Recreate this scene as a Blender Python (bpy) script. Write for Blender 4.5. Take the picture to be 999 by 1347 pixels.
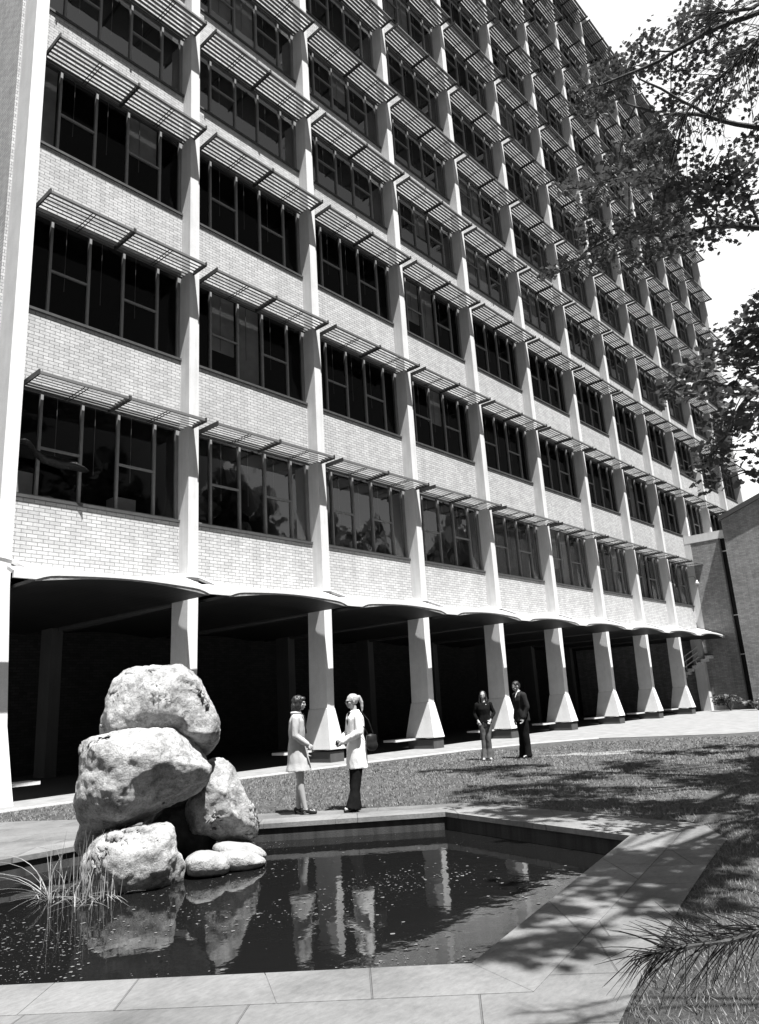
import bpy, bmesh, math, random
from mathutils import Vector, Matrix, noise, geometry
random.seed(11)
R = math.radians
SC = bpy.context.scene
COL = SC.collection
for o in list(bpy.data.objects): bpy.data.objects.remove(o)

# ------------------------------------------------------------------ camera
cam = bpy.data.cameras.new('camera')
CAM = bpy.data.objects.new('camera', cam); COL.objects.link(CAM)
CR = Vector((0.66587456, -0.74371949, -0.05909643)); CU = Vector((-0.15160283, -0.2124413, 0.96534205)); CF = Vector((0.73049822, 0.63383753, 0.25420924))
CP = Vector((-5.737, -15.7046, 1.4015))
m = Matrix((CR, CU, -CF)).transposed().to_4x4(); m.translation = CP
CAM.matrix_world = m
cam.sensor_fit = 'VERTICAL'; cam.sensor_height = 36.0; cam.lens = 971.66 / 1347 * 36.0
cam.clip_start = 0.1; cam.clip_end = 2000
SC.camera = CAM
def proj(p):
    d = Vector(p) - CP; z = d.dot(CF)
    if z < .1: return (-9999, -9999, z)
    return (499.5 + 971.66 * d.dot(CR) / z, 673.5 - 971.66 * d.dot(CU) / z, z)

# ------------------------------------------------------------------ world and sun
SUN = Vector((-.12, -.42, 1.0)).normalized()
el = math.asin(SUN.z); az = math.atan2(SUN.x, SUN.y)
w = bpy.data.worlds.new('World'); SC.world = w; w.use_nodes = True
nt = w.node_tree; N = nt.nodes; Lk = nt.links; N.clear()
sky = N.new('ShaderNodeTexSky'); sky.sky_type = 'NISHITA'; sky.sun_disc = False
sky.sun_elevation = el; sky.sun_rotation = az; sky.air_density = .7; sky.dust_density = .3; sky.ozone_density = 1
bw = N.new('ShaderNodeRGBToBW'); Lk.new(sky.outputs[0], bw.inputs[0])
tc = N.new('ShaderNodeTexCoord')
mp = N.new('ShaderNodeMapping'); Lk.new(tc.outputs['Generated'], mp.inputs[0]); mp.inputs['Scale'].default_value = (1, 1, 2.2)
cn = N.new('ShaderNodeTexNoise'); cn.inputs['Scale'].default_value = 2.2; cn.inputs['Detail'].default_value = 9; cn.inputs['Roughness'].default_value = .58
Lk.new(mp.outputs[0], cn.inputs['Vector'])
# a bank of bright cloud stands in the east of the sky, thinning elsewhere
dt = N.new('ShaderNodeVectorMath'); dt.operation = 'DOT_PRODUCT'; Lk.new(tc.outputs['Generated'], dt.inputs[0]); dt.inputs[1].default_value = Vector((.45, .80, .40)).normalized()
ad = N.new('ShaderNodeMath'); ad.operation = 'MULTIPLY_ADD'; Lk.new(dt.outputs['Value'], ad.inputs[0]); ad.inputs[1].default_value = 1.0; cs = N.new('ShaderNodeMath'); cs.operation = 'MULTIPLY'; Lk.new(cn.outputs[0], cs.inputs[0]); cs.inputs[1].default_value = .7; Lk.new(cs.outputs[0], ad.inputs[2])
cr = N.new('ShaderNodeValToRGB'); cr.color_ramp.elements[0].position = .66; cr.color_ramp.elements[1].position = 1.0
cr.color_ramp.elements[0].color = (0, 0, 0, 1)
Lk.new(ad.outputs[0], cr.inputs[0])
ml = N.new('ShaderNodeMath'); ml.operation = 'MULTIPLY_ADD'; Lk.new(cr.outputs[0], ml.inputs[0]); ml.inputs[1].default_value = 7.0; Lk.new(bw.outputs[0], ml.inputs[2])
bg = N.new('ShaderNodeBackground'); Lk.new(ml.outputs[0], bg.inputs[0]); bg.inputs[1].default_value = .05
wo = N.new('ShaderNodeOutputWorld'); Lk.new(bg.outputs[0], wo.inputs[0])
sl = bpy.data.lights.new('sun', 'SUN'); sl.energy = 5.0; sl.angle = R(.5); sl.color = (1, .995, .985)
so = bpy.data.objects.new('sun', sl); COL.objects.link(so); so.rotation_euler = SUN.to_track_quat('Z', 'Y').to_euler(); so.location = (0, -30, 60)
vs = SC.view_settings; vs.view_transform = 'Standard'; vs.look = 'None'; vs.gamma = 1; vs.use_curve_mapping = False; vs.exposure = 1.48
SC.cycles.max_bounces = 6; SC.cycles.diffuse_bounces = 2; SC.cycles.glossy_bounces = 3; SC.cycles.transparent_max_bounces = 12

# ------------------------------------------------------------------ materials
def g3(v): return (v, v, v, 1)
class NM:
    def __init__(s, name):
        s.m = bpy.data.materials.new(name); s.m.use_nodes = True; s.t = s.m.node_tree; s.n = s.t.nodes; s.l = s.t.links
        s.b = s.n['Principled BSDF']; s.tc = s.n.new('ShaderNodeTexCoord'); s.b.inputs['Specular IOR Level'].default_value = .25
    def noise(s, scale, detail=4, rough=.6, vec=None, stretch=None):
        x = s.n.new('ShaderNodeTexNoise'); x.inputs['Scale'].default_value = scale; x.inputs['Detail'].default_value = detail; x.inputs['Roughness'].default_value = rough
        v = vec or s.tc.outputs['Object']
        if stretch:
            q = s.n.new('ShaderNodeMapping'); q.inputs['Scale'].default_value = stretch; s.l.new(v, q.inputs[0]); v = q.outputs[0]
        s.l.new(v, x.inputs['Vector']); return x.outputs[0]
    def ramp(s, src, stops):
        x = s.n.new('ShaderNodeValToRGB'); e = x.color_ramp.elements
        while len(e) < len(stops): e.new(.5)
        for i, (p, v) in enumerate(stops): e[i].position = p; e[i].color = g3(v)
        s.l.new(src, x.inputs[0]); return x.outputs[0]
    def math(s, op, a, b):
        x = s.n.new('ShaderNodeMath'); x.operation = op
        for i, q in enumerate((a, b)):
            if isinstance(q, (int, float)): x.inputs[i].default_value = q
            else: s.l.new(q, x.inputs[i])
        return x.outputs[0]
    def color(s, src): s.l.new(src, s.b.inputs['Base Color'])
    def rough(s, v): s.b.inputs['Roughness'].default_value = v
    def bump(s, src, dist, strength=1):
        x = s.n.new('ShaderNodeBump'); x.inputs['Strength'].default_value = strength; x.inputs['Distance'].default_value = dist; s.l.new(src, x.inputs['Height']); s.l.new(x.outputs[0], s.b.inputs['Normal'])
def simple(name, v, rough=.7, var=.25, scale=6, bump=0, bscale=40, spec=.25):
    k = NM(name); n = k.noise(scale, 5); k.color(k.ramp(n, [(.3, v * (1 - var)), (.7, v * (1 + var))])); k.rough(rough); k.b.inputs['Specular IOR Level'].default_value = spec
    if bump: k.bump(k.noise(bscale, 5), bump)
    return k.m
M = {}
def concrete(name, v, streak=.12):
    k = NM(name)
    a = k.ramp(k.noise(1.3, 6, .65), [(.3, v * (1 - .13)), (.7, v * 1.06)])
    st = k.ramp(k.noise(1, 5, .6, stretch=(7, 7, .35)), [(.35, 1 - streak), (.6, 1.0)])
    fine = k.ramp(k.noise(55, 3), [(.3, .9), (.7, 1.06)])
    k.color(k.math('MULTIPLY', k.math('MULTIPLY', a, st), fine)); k.rough(.85); k.bump(k.noise(60, 4), .004)
    return k.m
M['concrete'] = concrete('pale_concrete', .55)
M['render'] = concrete('white_painted_concrete', .62, .06)
M['concrete_dark'] = concrete('shade_dark_concrete', .07)  # near-black puts undercroft shade into the colour; plinths and roof edge share it
def brick(name, c1, c2, mortar, var=.5):
    k = NM(name)
    sx = k.n.new('ShaderNodeSeparateXYZ'); k.l.new(k.tc.outputs['Object'], sx.inputs[0])
    h = k.math('ADD', sx.outputs[0], sx.outputs[1]); cx = k.n.new('ShaderNodeCombineXYZ'); k.l.new(h, cx.inputs[0]); k.l.new(sx.outputs[2], cx.inputs[1])
    b = k.n.new('ShaderNodeTexBrick'); k.l.new(cx.outputs[0], b.inputs['Vector']); b.inputs['Scale'].default_value = 1
    b.inputs['Brick Width'].default_value = .24; b.inputs['Row Height'].default_value = .086; b.inputs['Mortar Size'].default_value = .007; b.inputs['Mortar Smooth'].default_value = .25; b.inputs['Bias'].default_value = -.1
    b.inputs['Color1'].default_value = g3(c1); b.inputs['Color2'].default_value = g3(c2); b.inputs['Mortar'].default_value = g3(mortar)
    n1 = k.ramp(k.noise(.7, 5), [(.3, 1 - .18 * var), (.7, 1.05)]); n2 = k.math('MULTIPLY', k.ramp(k.noise(28, 4), [(.3, 1 - .3 * var), (.7, 1.08)]), k.ramp(k.noise(1, 6, .7, stretch=(3.5, 3.5, .3)), [(.34, 1 - .3 * var), (.6, 1.03)]))
    mx = k.n.new('ShaderNodeRGBToBW'); k.l.new(b.outputs[0], mx.inputs[0])
    k.color(k.math('MULTIPLY', k.math('MULTIPLY', mx.outputs[0], n1), n2)); k.rough(.85)
    inv = k.math('SUBTRACT', 1.0, b.outputs['Fac']); k.bump(k.math('ADD', inv, k.math('MULTIPLY', k.noise(90, 3), .3)), .006)
    return k.m
M['brick'] = brick('cream_brick', .47, .36, .17)
M['brick_wing'] = brick('brown_brick', .30, .20, .15, .8)
M['brick_dark'] = brick('dark_brick', .035, .02, .012)  # undercroft wall: its deep shade is put into the brick colour
M['louvre'] = simple('grey_louvre_metal', .12, .5, .12, 9)
M['bracket'] = simple('dark_bracket_steel', .03, .5, .2, 9)
M['frame'] = simple('grey_window_frame', .2, .5, .1, 9)
M['sill'] = simple('dark_sill', .05, .6, .2, 9)
M['soffit'] = None
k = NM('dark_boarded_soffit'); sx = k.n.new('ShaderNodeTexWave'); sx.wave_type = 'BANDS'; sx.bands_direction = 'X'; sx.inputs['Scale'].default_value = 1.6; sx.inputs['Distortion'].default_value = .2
k.l.new(k.tc.outputs['Object'], sx.inputs[0]); k.color(k.math('MULTIPLY', k.ramp(sx.outputs[0], [(.02, .3), (.12, 1)]), k.ramp(k.noise(2, 5), [(.3, .014), (.7, .024)]))); k.rough(.6); M['soffit'] = k.m  # dark boards, toned down further to carry the undercroft's shade
M['edge'] = simple('grey_shell_edge', .30, .8, .35, 8, .006, 50)
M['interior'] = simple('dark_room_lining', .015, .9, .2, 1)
M['blind'] = simple('grey_venetian_blind', .65, .7, .15, 3)
k = NM('window_glass'); gl = k.n.new('ShaderNodeBsdfGlossy'); gl.inputs['Roughness'].default_value = .03; gl.inputs[0].default_value = g3(.9)
tr = k.n.new('ShaderNodeBsdfTransparent'); tr.inputs[0].default_value = g3(.55); fr = k.n.new('ShaderNodeFresnel'); fr.inputs[0].default_value = 1.5
mx = k.n.new('ShaderNodeMixShader'); k.l.new(k.math('MULTIPLY', fr.outputs[0], .26), mx.inputs[0]); k.l.new(tr.outputs[0], mx.inputs[1]); k.l.new(gl.outputs[0], mx.inputs[2])
bp = k.n.new('ShaderNodeBump'); bp.inputs['Distance'].default_value = .004; k.l.new(k.noise(1.4, 2), bp.inputs['Height']); k.l.new(bp.outputs[0], gl.inputs['Normal'])
k.l.new(mx.outputs[0], k.n['Material Output'].inputs[0]); M['glass'] = k.m
# grass
k = NM('mown_grass'); a = k.ramp(k.noise(.45, 6, .7), [(.3, .06), (.7, .095)]); f = k.ramp(k.noise(45, 6, .8), [(.3, .45), (.5, .95), (.72, 1.6)]); f2 = k.math('MULTIPLY', k.ramp(k.noise(5, 8, .85), [(.34, .5), (.66, 1.45)]), k.ramp(k.noise(1.6, 4, .6), [(.3, .8), (.7, 1.15)]))
k.color(k.math('MULTIPLY', k.math('MULTIPLY', a, f), f2)); k.rough(.9); k.bump(k.noise(60, 6, .8), .03); M['lawn'] = k.m
# flagstone paving
def paving(name, v, w_=.9, h_=.55, ang=0.0):
    k = NM(name); q = k.n.new('ShaderNodeMapping'); q.inputs['Rotation'].default_value = (0, 0, ang); k.l.new(k.tc.outputs['Object'], q.inputs[0])
    b = k.n.new('ShaderNodeTexBrick'); k.l.new(q.outputs[0], b.inputs['Vector']); b.inputs['Scale'].default_value = 1; b.inputs['Brick Width'].default_value = w_; b.inputs['Row Height'].default_value = h_
    b.inputs['Mortar Size'].default_value = .006; b.inputs['Mortar Smooth'].default_value = .5; b.squash = 1.45; b.squash_frequency = 3; b.offset = .37; b.inputs['Bias'].default_value = 0
    b.inputs['Color1'].default_value = g3(v * 1.08); b.inputs['Color2'].default_value = g3(v * .82); b.inputs['Mortar'].default_value = g3(v * .66)
    mx = k.n.new('ShaderNodeRGBToBW'); k.l.new(b.outputs[0], mx.inputs[0])
    n1 = k.ramp(k.noise(1.1, 8, .7), [(.3, .55), (.55, 1.0), (.7, 1.15)]); n2 = k.ramp(k.noise(14, 8, .75, stretch=(1, 2.2, 1)), [(.28, .7), (.7, 1.1)])
    k.color(k.math('MULTIPLY', k.math('MULTIPLY', mx.outputs[0], n1), n2)); k.rough(.8)
    k.bump(k.math('ADD', k.math('SUBTRACT', 1.0, b.outputs['Fac']), k.noise(9, 8, .7)), .008); return k.m
M['paving'] = paving('slate_flagstones', .155, 1.15, .6, .93)
M['coping'] = paving('slate_coping', .175, 1.3, 3.0, .80)
M['walk'] = simple('pale_gravel_walk', .20, .9, .22, 2.2, .008, 60)
M['bare'] = simple('bare_sandy_ground', .19, .95, .3, 3, .01, 40)
M['pool_wall'] = concrete('stained_pool_wall', .05, .5)
# water
k = NM('pond_water'); k.b.inputs['Base Color'].default_value = g3(.006); k.rough(.03); k.b.inputs['Specular IOR Level'].default_value = .38; k.b.inputs['IOR'].default_value = 1.33
k.bump(k.noise(5, 3, .5, stretch=(1, 1, 1)), .0016); M['water'] = k.m
# rock
k = NM('pale_granite'); a = k.ramp(k.noise(3.2, 8, .75), [(.30, .09), (.44, .26), (.60, .42)]); sp = k.ramp(k.noise(30, 6, .85), [(.34, .5), (.5, 1.0), (.7, 1.12)]); s2 = k.ramp(k.noise(9, 7, .8), [(.36, .5), (.48, 1.0)])
k.color(k.math('MULTIPLY', k.math('MULTIPLY', a, sp), s2)); k.rough(.92); k.bump(k.math('ADD', k.noise(7, 8, .7), k.math('MULTIPLY', k.noise(45, 6, .7), .25)), .045); M['rock'] = k.m
M['rock_dark'] = simple('shade_dark_rock', .04, .7, .4, 5, .03, 12)  # deep shade behind the stack put into this boulder's colour
M['rock_smooth'] = simple('smooth_pale_stone', .27, .9, .3, 7, .03, 22)
# foliage
def leafm(name, v, tl=.25):
    k = NM(name); oi = k.ramp(k.noise(1.1, 3), [(.3, v * .65), (.7, v * 1.4)]); k.color(oi); k.rough(.45); k.b.inputs['Specular IOR Level'].default_value = .4
    t = k.n.new('ShaderNodeBsdfTranslucent'); k.l.new(oi, t.inputs[0]); mx = k.n.new('ShaderNodeMixShader'); mx.inputs[0].default_value = tl
    k.l.new(k.b.outputs[0], mx.inputs[1]); k.l.new(t.outputs[0], mx.inputs[2]); k.l.new(mx.outputs[0], k.n['Material Output'].inputs[0]); return k.m
M['leaf'] = leafm('broad_leaf', .075)
M['needle'] = simple('pine_needle', .014, .9, .4, 12, spec=.03)
M['bark'] = simple('dark_bark', .045, .9, .4, 8, .03, 20)
M['reed'] = simple('dry_reed', .20, .7, .5, 5)
M['grassblade'] = simple('grass_blade', .15, .7, .6, 14)
M['speck'] = simple('floating_leaf_scum', .11, .8, .5, 9)
# people
M['skin'] = simple('skin', .27, .55, .05, 6)
M['cream'] = simple('cream_cloth', .34, .8, .08, 12, .003, 120)
M['white_cloth'] = simple('white_cloth', .68, .8, .04, 12, .003, 120)
M['hair_dark'] = simple('dark_hair', .015, .4, .4, 40, .004, 90, .5)
M['hair_fair'] = simple('fair_hair', .30, .45, .3, 40, .004, 90, .5)
M['black'] = simple('black_cloth', .008, .95, .2, 12, spec=.05)
M['suit'] = simple('charcoal_suit', .018, .9, .2, 12, .003, 90, .1)
M['denim'] = simple('faded_denim', .07, .85, .35, 9, .003, 120)
M['leather'] = simple('black_leather', .015, .35, .2, 12)
M['pale_shoe'] = simple('pale_shoe', .35, .5, .1, 12)
M['eye'] = simple('dark_eye', .01, .2, 0, 5)
M['lip'] = simple('lips', .16, .5, 0, 5)
M['cloth_black'] = simple('torn_black_sheeting', .005, .35, .3, 4, .03, 14, .15)
M['box'] = simple('pale_cardboard', .5, .85, .1, 5)
M['steel'] = simple('pale_handrail', .45, .4, .1, 5)

# ------------------------------------------------------------------ helpers
def obj(name, bm, mat, parent=None, smooth=False):
    me = bpy.data.meshes.new(name)
    if isinstance(bm, bpy.types.Mesh): me = bm; me.name = name
    else: bmesh.ops.recalc_face_normals(bm, faces=bm.faces[:]); bm.to_mesh(me); bm.free()
    if mat is not None:
        me.materials.clear(); me.materials.append(mat)
    if smooth:
        for p in me.polygons: p.use_smooth = True
    o = bpy.data.objects.new(name, me); COL.objects.link(o)
    if parent: o.parent = parent
    return o
def thing(name, label, cat, loc=(0, 0, 0), rz=0, group=None):
    o = bpy.data.objects.new(name, None); COL.objects.link(o); o.location = loc; o.rotation_euler = (0, 0, rz); o.empty_display_size = .2
    return tag(o, label, cat, group)
def tag(o, label, cat, group=None):
    o['label'] = label; o['category'] = cat
    if group: o['group'] = group
    return o
def struct(name, bm, mat, kind='structure', smooth=False):
    o = obj(name, bm, mat, None, smooth); o['kind'] = kind; return o
def box(bm, x0, x1, y0, y1, z0, z1):
    v = [bm.verts.new((x, y, z)) for z in (z0, z1) for y in (y0, y1) for x in (x0, x1)]
    for f in ((0, 1, 3, 2), (4, 6, 7, 5), (0, 4, 5, 1), (2, 3, 7, 6), (0, 2, 6, 4), (1, 5, 7, 3)): bm.faces.new([v[i] for i in f])
def quad(bm, *p): return bm.faces.new([bm.verts.new(q) for q in p])
def loftq(bm, rings, caps=True, closed=True):
    vs_ = [[bm.verts.new(p) for p in r] for r in rings]; n = len(vs_[0])
    for a, b in zip(vs_, vs_[1:]):
        for i in range(n if closed else n - 1):
            j = (i + 1) % n; bm.faces.new((a[i], a[j], b[j], b[i]))
    if caps: bm.faces.new(vs_[0][::-1]); bm.faces.new(vs_[-1])
def tube(bm, pts, rads, n=6):
    pts = [Vector(p) for p in pts]
    if isinstance(rads, (int, float)): rads = [rads] * len(pts)
    rings = []; up = Vector((.13, .2, 1))
    for i, p in enumerate(pts):
        d = (pts[min(i + 1, len(pts) - 1)] - pts[max(i - 1, 0)]).normalized()
        a = d.cross(up)
        if a.length < .05: a = d.cross(Vector((1, 0, 0)))
        a.normalize(); b = d.cross(a).normalized()
        rings.append([p + (a * math.cos(t) + b * math.sin(t)) * rads[i] for t in [2 * math.pi * q / n for q in range(n)]])
    loftq(bm, rings)
def sheet(poly, z, hole=None):
    bm = bmesh.new(); loops = [[Vector((x, y, z)) for x, y in poly]]
    if hole: loops.append([Vector((x, y, z)) for x, y in hole])
    flat = [v for l in loops for v in l]; vv = [bm.verts.new(v) for v in flat]
    for t in geometry.tessellate_polygon(loops): 
        f = bm.faces.new([vv[i] for i in t])
    for f in bm.faces:
        f.normal_update()
        if f.normal.z < 0: f.normal_flip()
    return bm
def sheet_obj(name, poly, z, mat, hole=None):
    bm = sheet(poly, z, hole); me = bpy.data.meshes.new(name); bm.to_mesh(me); bm.free(); me.materials.append(mat)
    o = bpy.data.objects.new(name, me); COL.objects.link(o); o['kind'] = 'structure'; return o
def copy_tree(o, parent=None, loc=None):
    c = o.copy(); COL.objects.link(c); c.parent = parent
    if loc is not None: c.location = loc
    for ch in list(o.children): copy_tree(ch, c)
    return c

# positions of boughs, boulders and leaf clumps (metres); unseen upper clumps follow their ground shade
CROWN_A=[(3.46,-12.55,10.08,0.38),(3.77,-12.81,10.39,0.36),(3.94,-13.07,10.63,0.39),(4.22,-13.10,10.40,0.28),(4.05,-14.00,10.42,0.55),(4.32,-13.68,11.03,0.43),(2.83,-14.48,8.74,0.33),(3.09,-12.35,9.74,0.26),(3.93,-12.15,10.14,0.25),(3.64,-12.96,8.69,0.44),(3.96,-12.47,9.05,0.39),(2.56,-12.75,7.77,0.31),(3.04,-12.21,8.29,0.26),(2.59,-12.17,8.00,0.16),(3.56,-13.40,8.56,0.34),(3.58,-13.24,8.98,0.28),(2.70,-13.92,7.33,0.39),(2.99,-13.54,7.55,0.34),(3.21,-14.04,7.39,0.36),(4.39,-14.12,8.74,0.31),(4.08,-13.92,9.06,0.31),(2.93,-13.75,7.02,0.35),(4.12,-13.83,7.48,0.34),(2.99,-14.21,7.00,0.22),(3.66,-13.25,7.55,0.35),(2.75,-13.26,7.33,0.28),(2.51,-13.24,6.80,0.29),(3.91,-12.49,7.90,0.32),(2.65,-12.51,7.15,0.29),(2.54,-12.20,6.85,0.19),(3.70,-11.40,7.61,0.17),(3.75,-12.04,7.48,0.24),(2.89,-12.73,6.86,0.26),(4.12,-12.62,7.45,0.30),(3.48,-13.13,7.06,0.27),(3.80,-13.35,7.25,0.26),(3.03,-13.80,6.72,0.21),(4.26,-13.24,9.90,0.30),(3.94,-13.93,9.47,0.31),(4.36,-13.49,10.29,0.28),(4.37,-14.29,9.39,0.27),(3.28,-14.20,7.66,0.23),(3.12,-13.05,7.91,0.28),(2.97,-13.87,7.24,0.22),(2.51,-12.47,7.50,0.20),(2.13,-11.95,6.60,0.10)]
CROWN_B=[(2.27,-13.74,4.98,0.15),(2.76,-13.49,5.00,0.16),(1.69,-13.64,4.56,0.14),(2.97,-13.77,5.04,0.20),(2.41,-14.08,5.09,0.22),(2.35,-14.03,4.96,0.17),(3.06,-13.11,4.96,0.14),(2.43,-13.11,4.71,0.13),(2.12,-13.12,4.52,0.09),(2.51,-13.40,4.56,0.15),(2.98,-13.58,4.68,0.14),(1.87,-13.98,4.20,0.14),(3.51,-13.72,4.89,0.12),(1.80,-13.92,3.98,0.15),(3.04,-13.50,4.34,0.18),(3.26,-13.71,4.33,0.14),(1.72,-13.67,3.76,0.12),(3.11,-13.48,4.06,0.12),(2.33,-13.52,3.80,0.11),(2.66,-13.28,3.84,0.11),(1.69,-13.60,3.43,0.10),(1.76,-13.60,3.32,0.07),(2.08,-13.87,3.45,0.08),(3.51,-13.91,5.88,0.17),(2.12,-13.95,4.14,0.14),(3.06,-13.53,4.20,0.12),(3.42,-13.72,5.06,0.17),(3.45,-13.72,5.27,0.17),(2.41,-14.03,4.76,0.15),(2.39,-13.85,3.77,0.09)]
LIMBS_A=[[(4.83,-14.82,7.72),(4.03,-14.07,7.13),(3.64,-13.64,7.20),(3.41,-13.13,7.17),(3.15,-12.65,7.44),(2.87,-12.19,7.18),(2.65,-11.91,6.92)],[(4.85,-15.09,9.15),(4.16,-14.30,8.61),(3.77,-13.78,8.85),(3.45,-13.30,9.06),(3.23,-12.90,9.37)],[(4.65,-15.23,9.68),(4.10,-14.61,10.31),(3.71,-14.01,10.15),(3.49,-13.42,9.89),(3.19,-13.09,9.73),(2.97,-12.72,9.61)],[(3.64,-13.64,7.20),(3.48,-13.41,7.84),(3.30,-13.10,8.04),(3.03,-12.59,8.15),(2.84,-12.12,8.20)],[(3.77,-13.78,8.85),(3.37,-13.39,9.39),(3.20,-13.13,9.71)],[(4.03,-14.07,7.13),(3.81,-14.01,7.74),(3.66,-13.76,7.98)]]
LIMBS_B=[[(4.00,-14.58,5.58),(3.08,-13.89,4.65),(2.83,-13.68,4.63),(2.66,-13.42,4.78),(2.48,-13.17,4.70),(2.34,-13.06,4.61)],[(3.08,-13.89,4.65),(2.83,-13.71,4.36),(2.69,-13.55,4.11),(2.55,-13.41,3.85),(2.54,-13.39,3.54)],[(4.00,-14.58,5.58),(3.10,-14.00,5.29),(2.85,-13.78,5.04),(2.70,-13.59,5.11)]]
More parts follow.
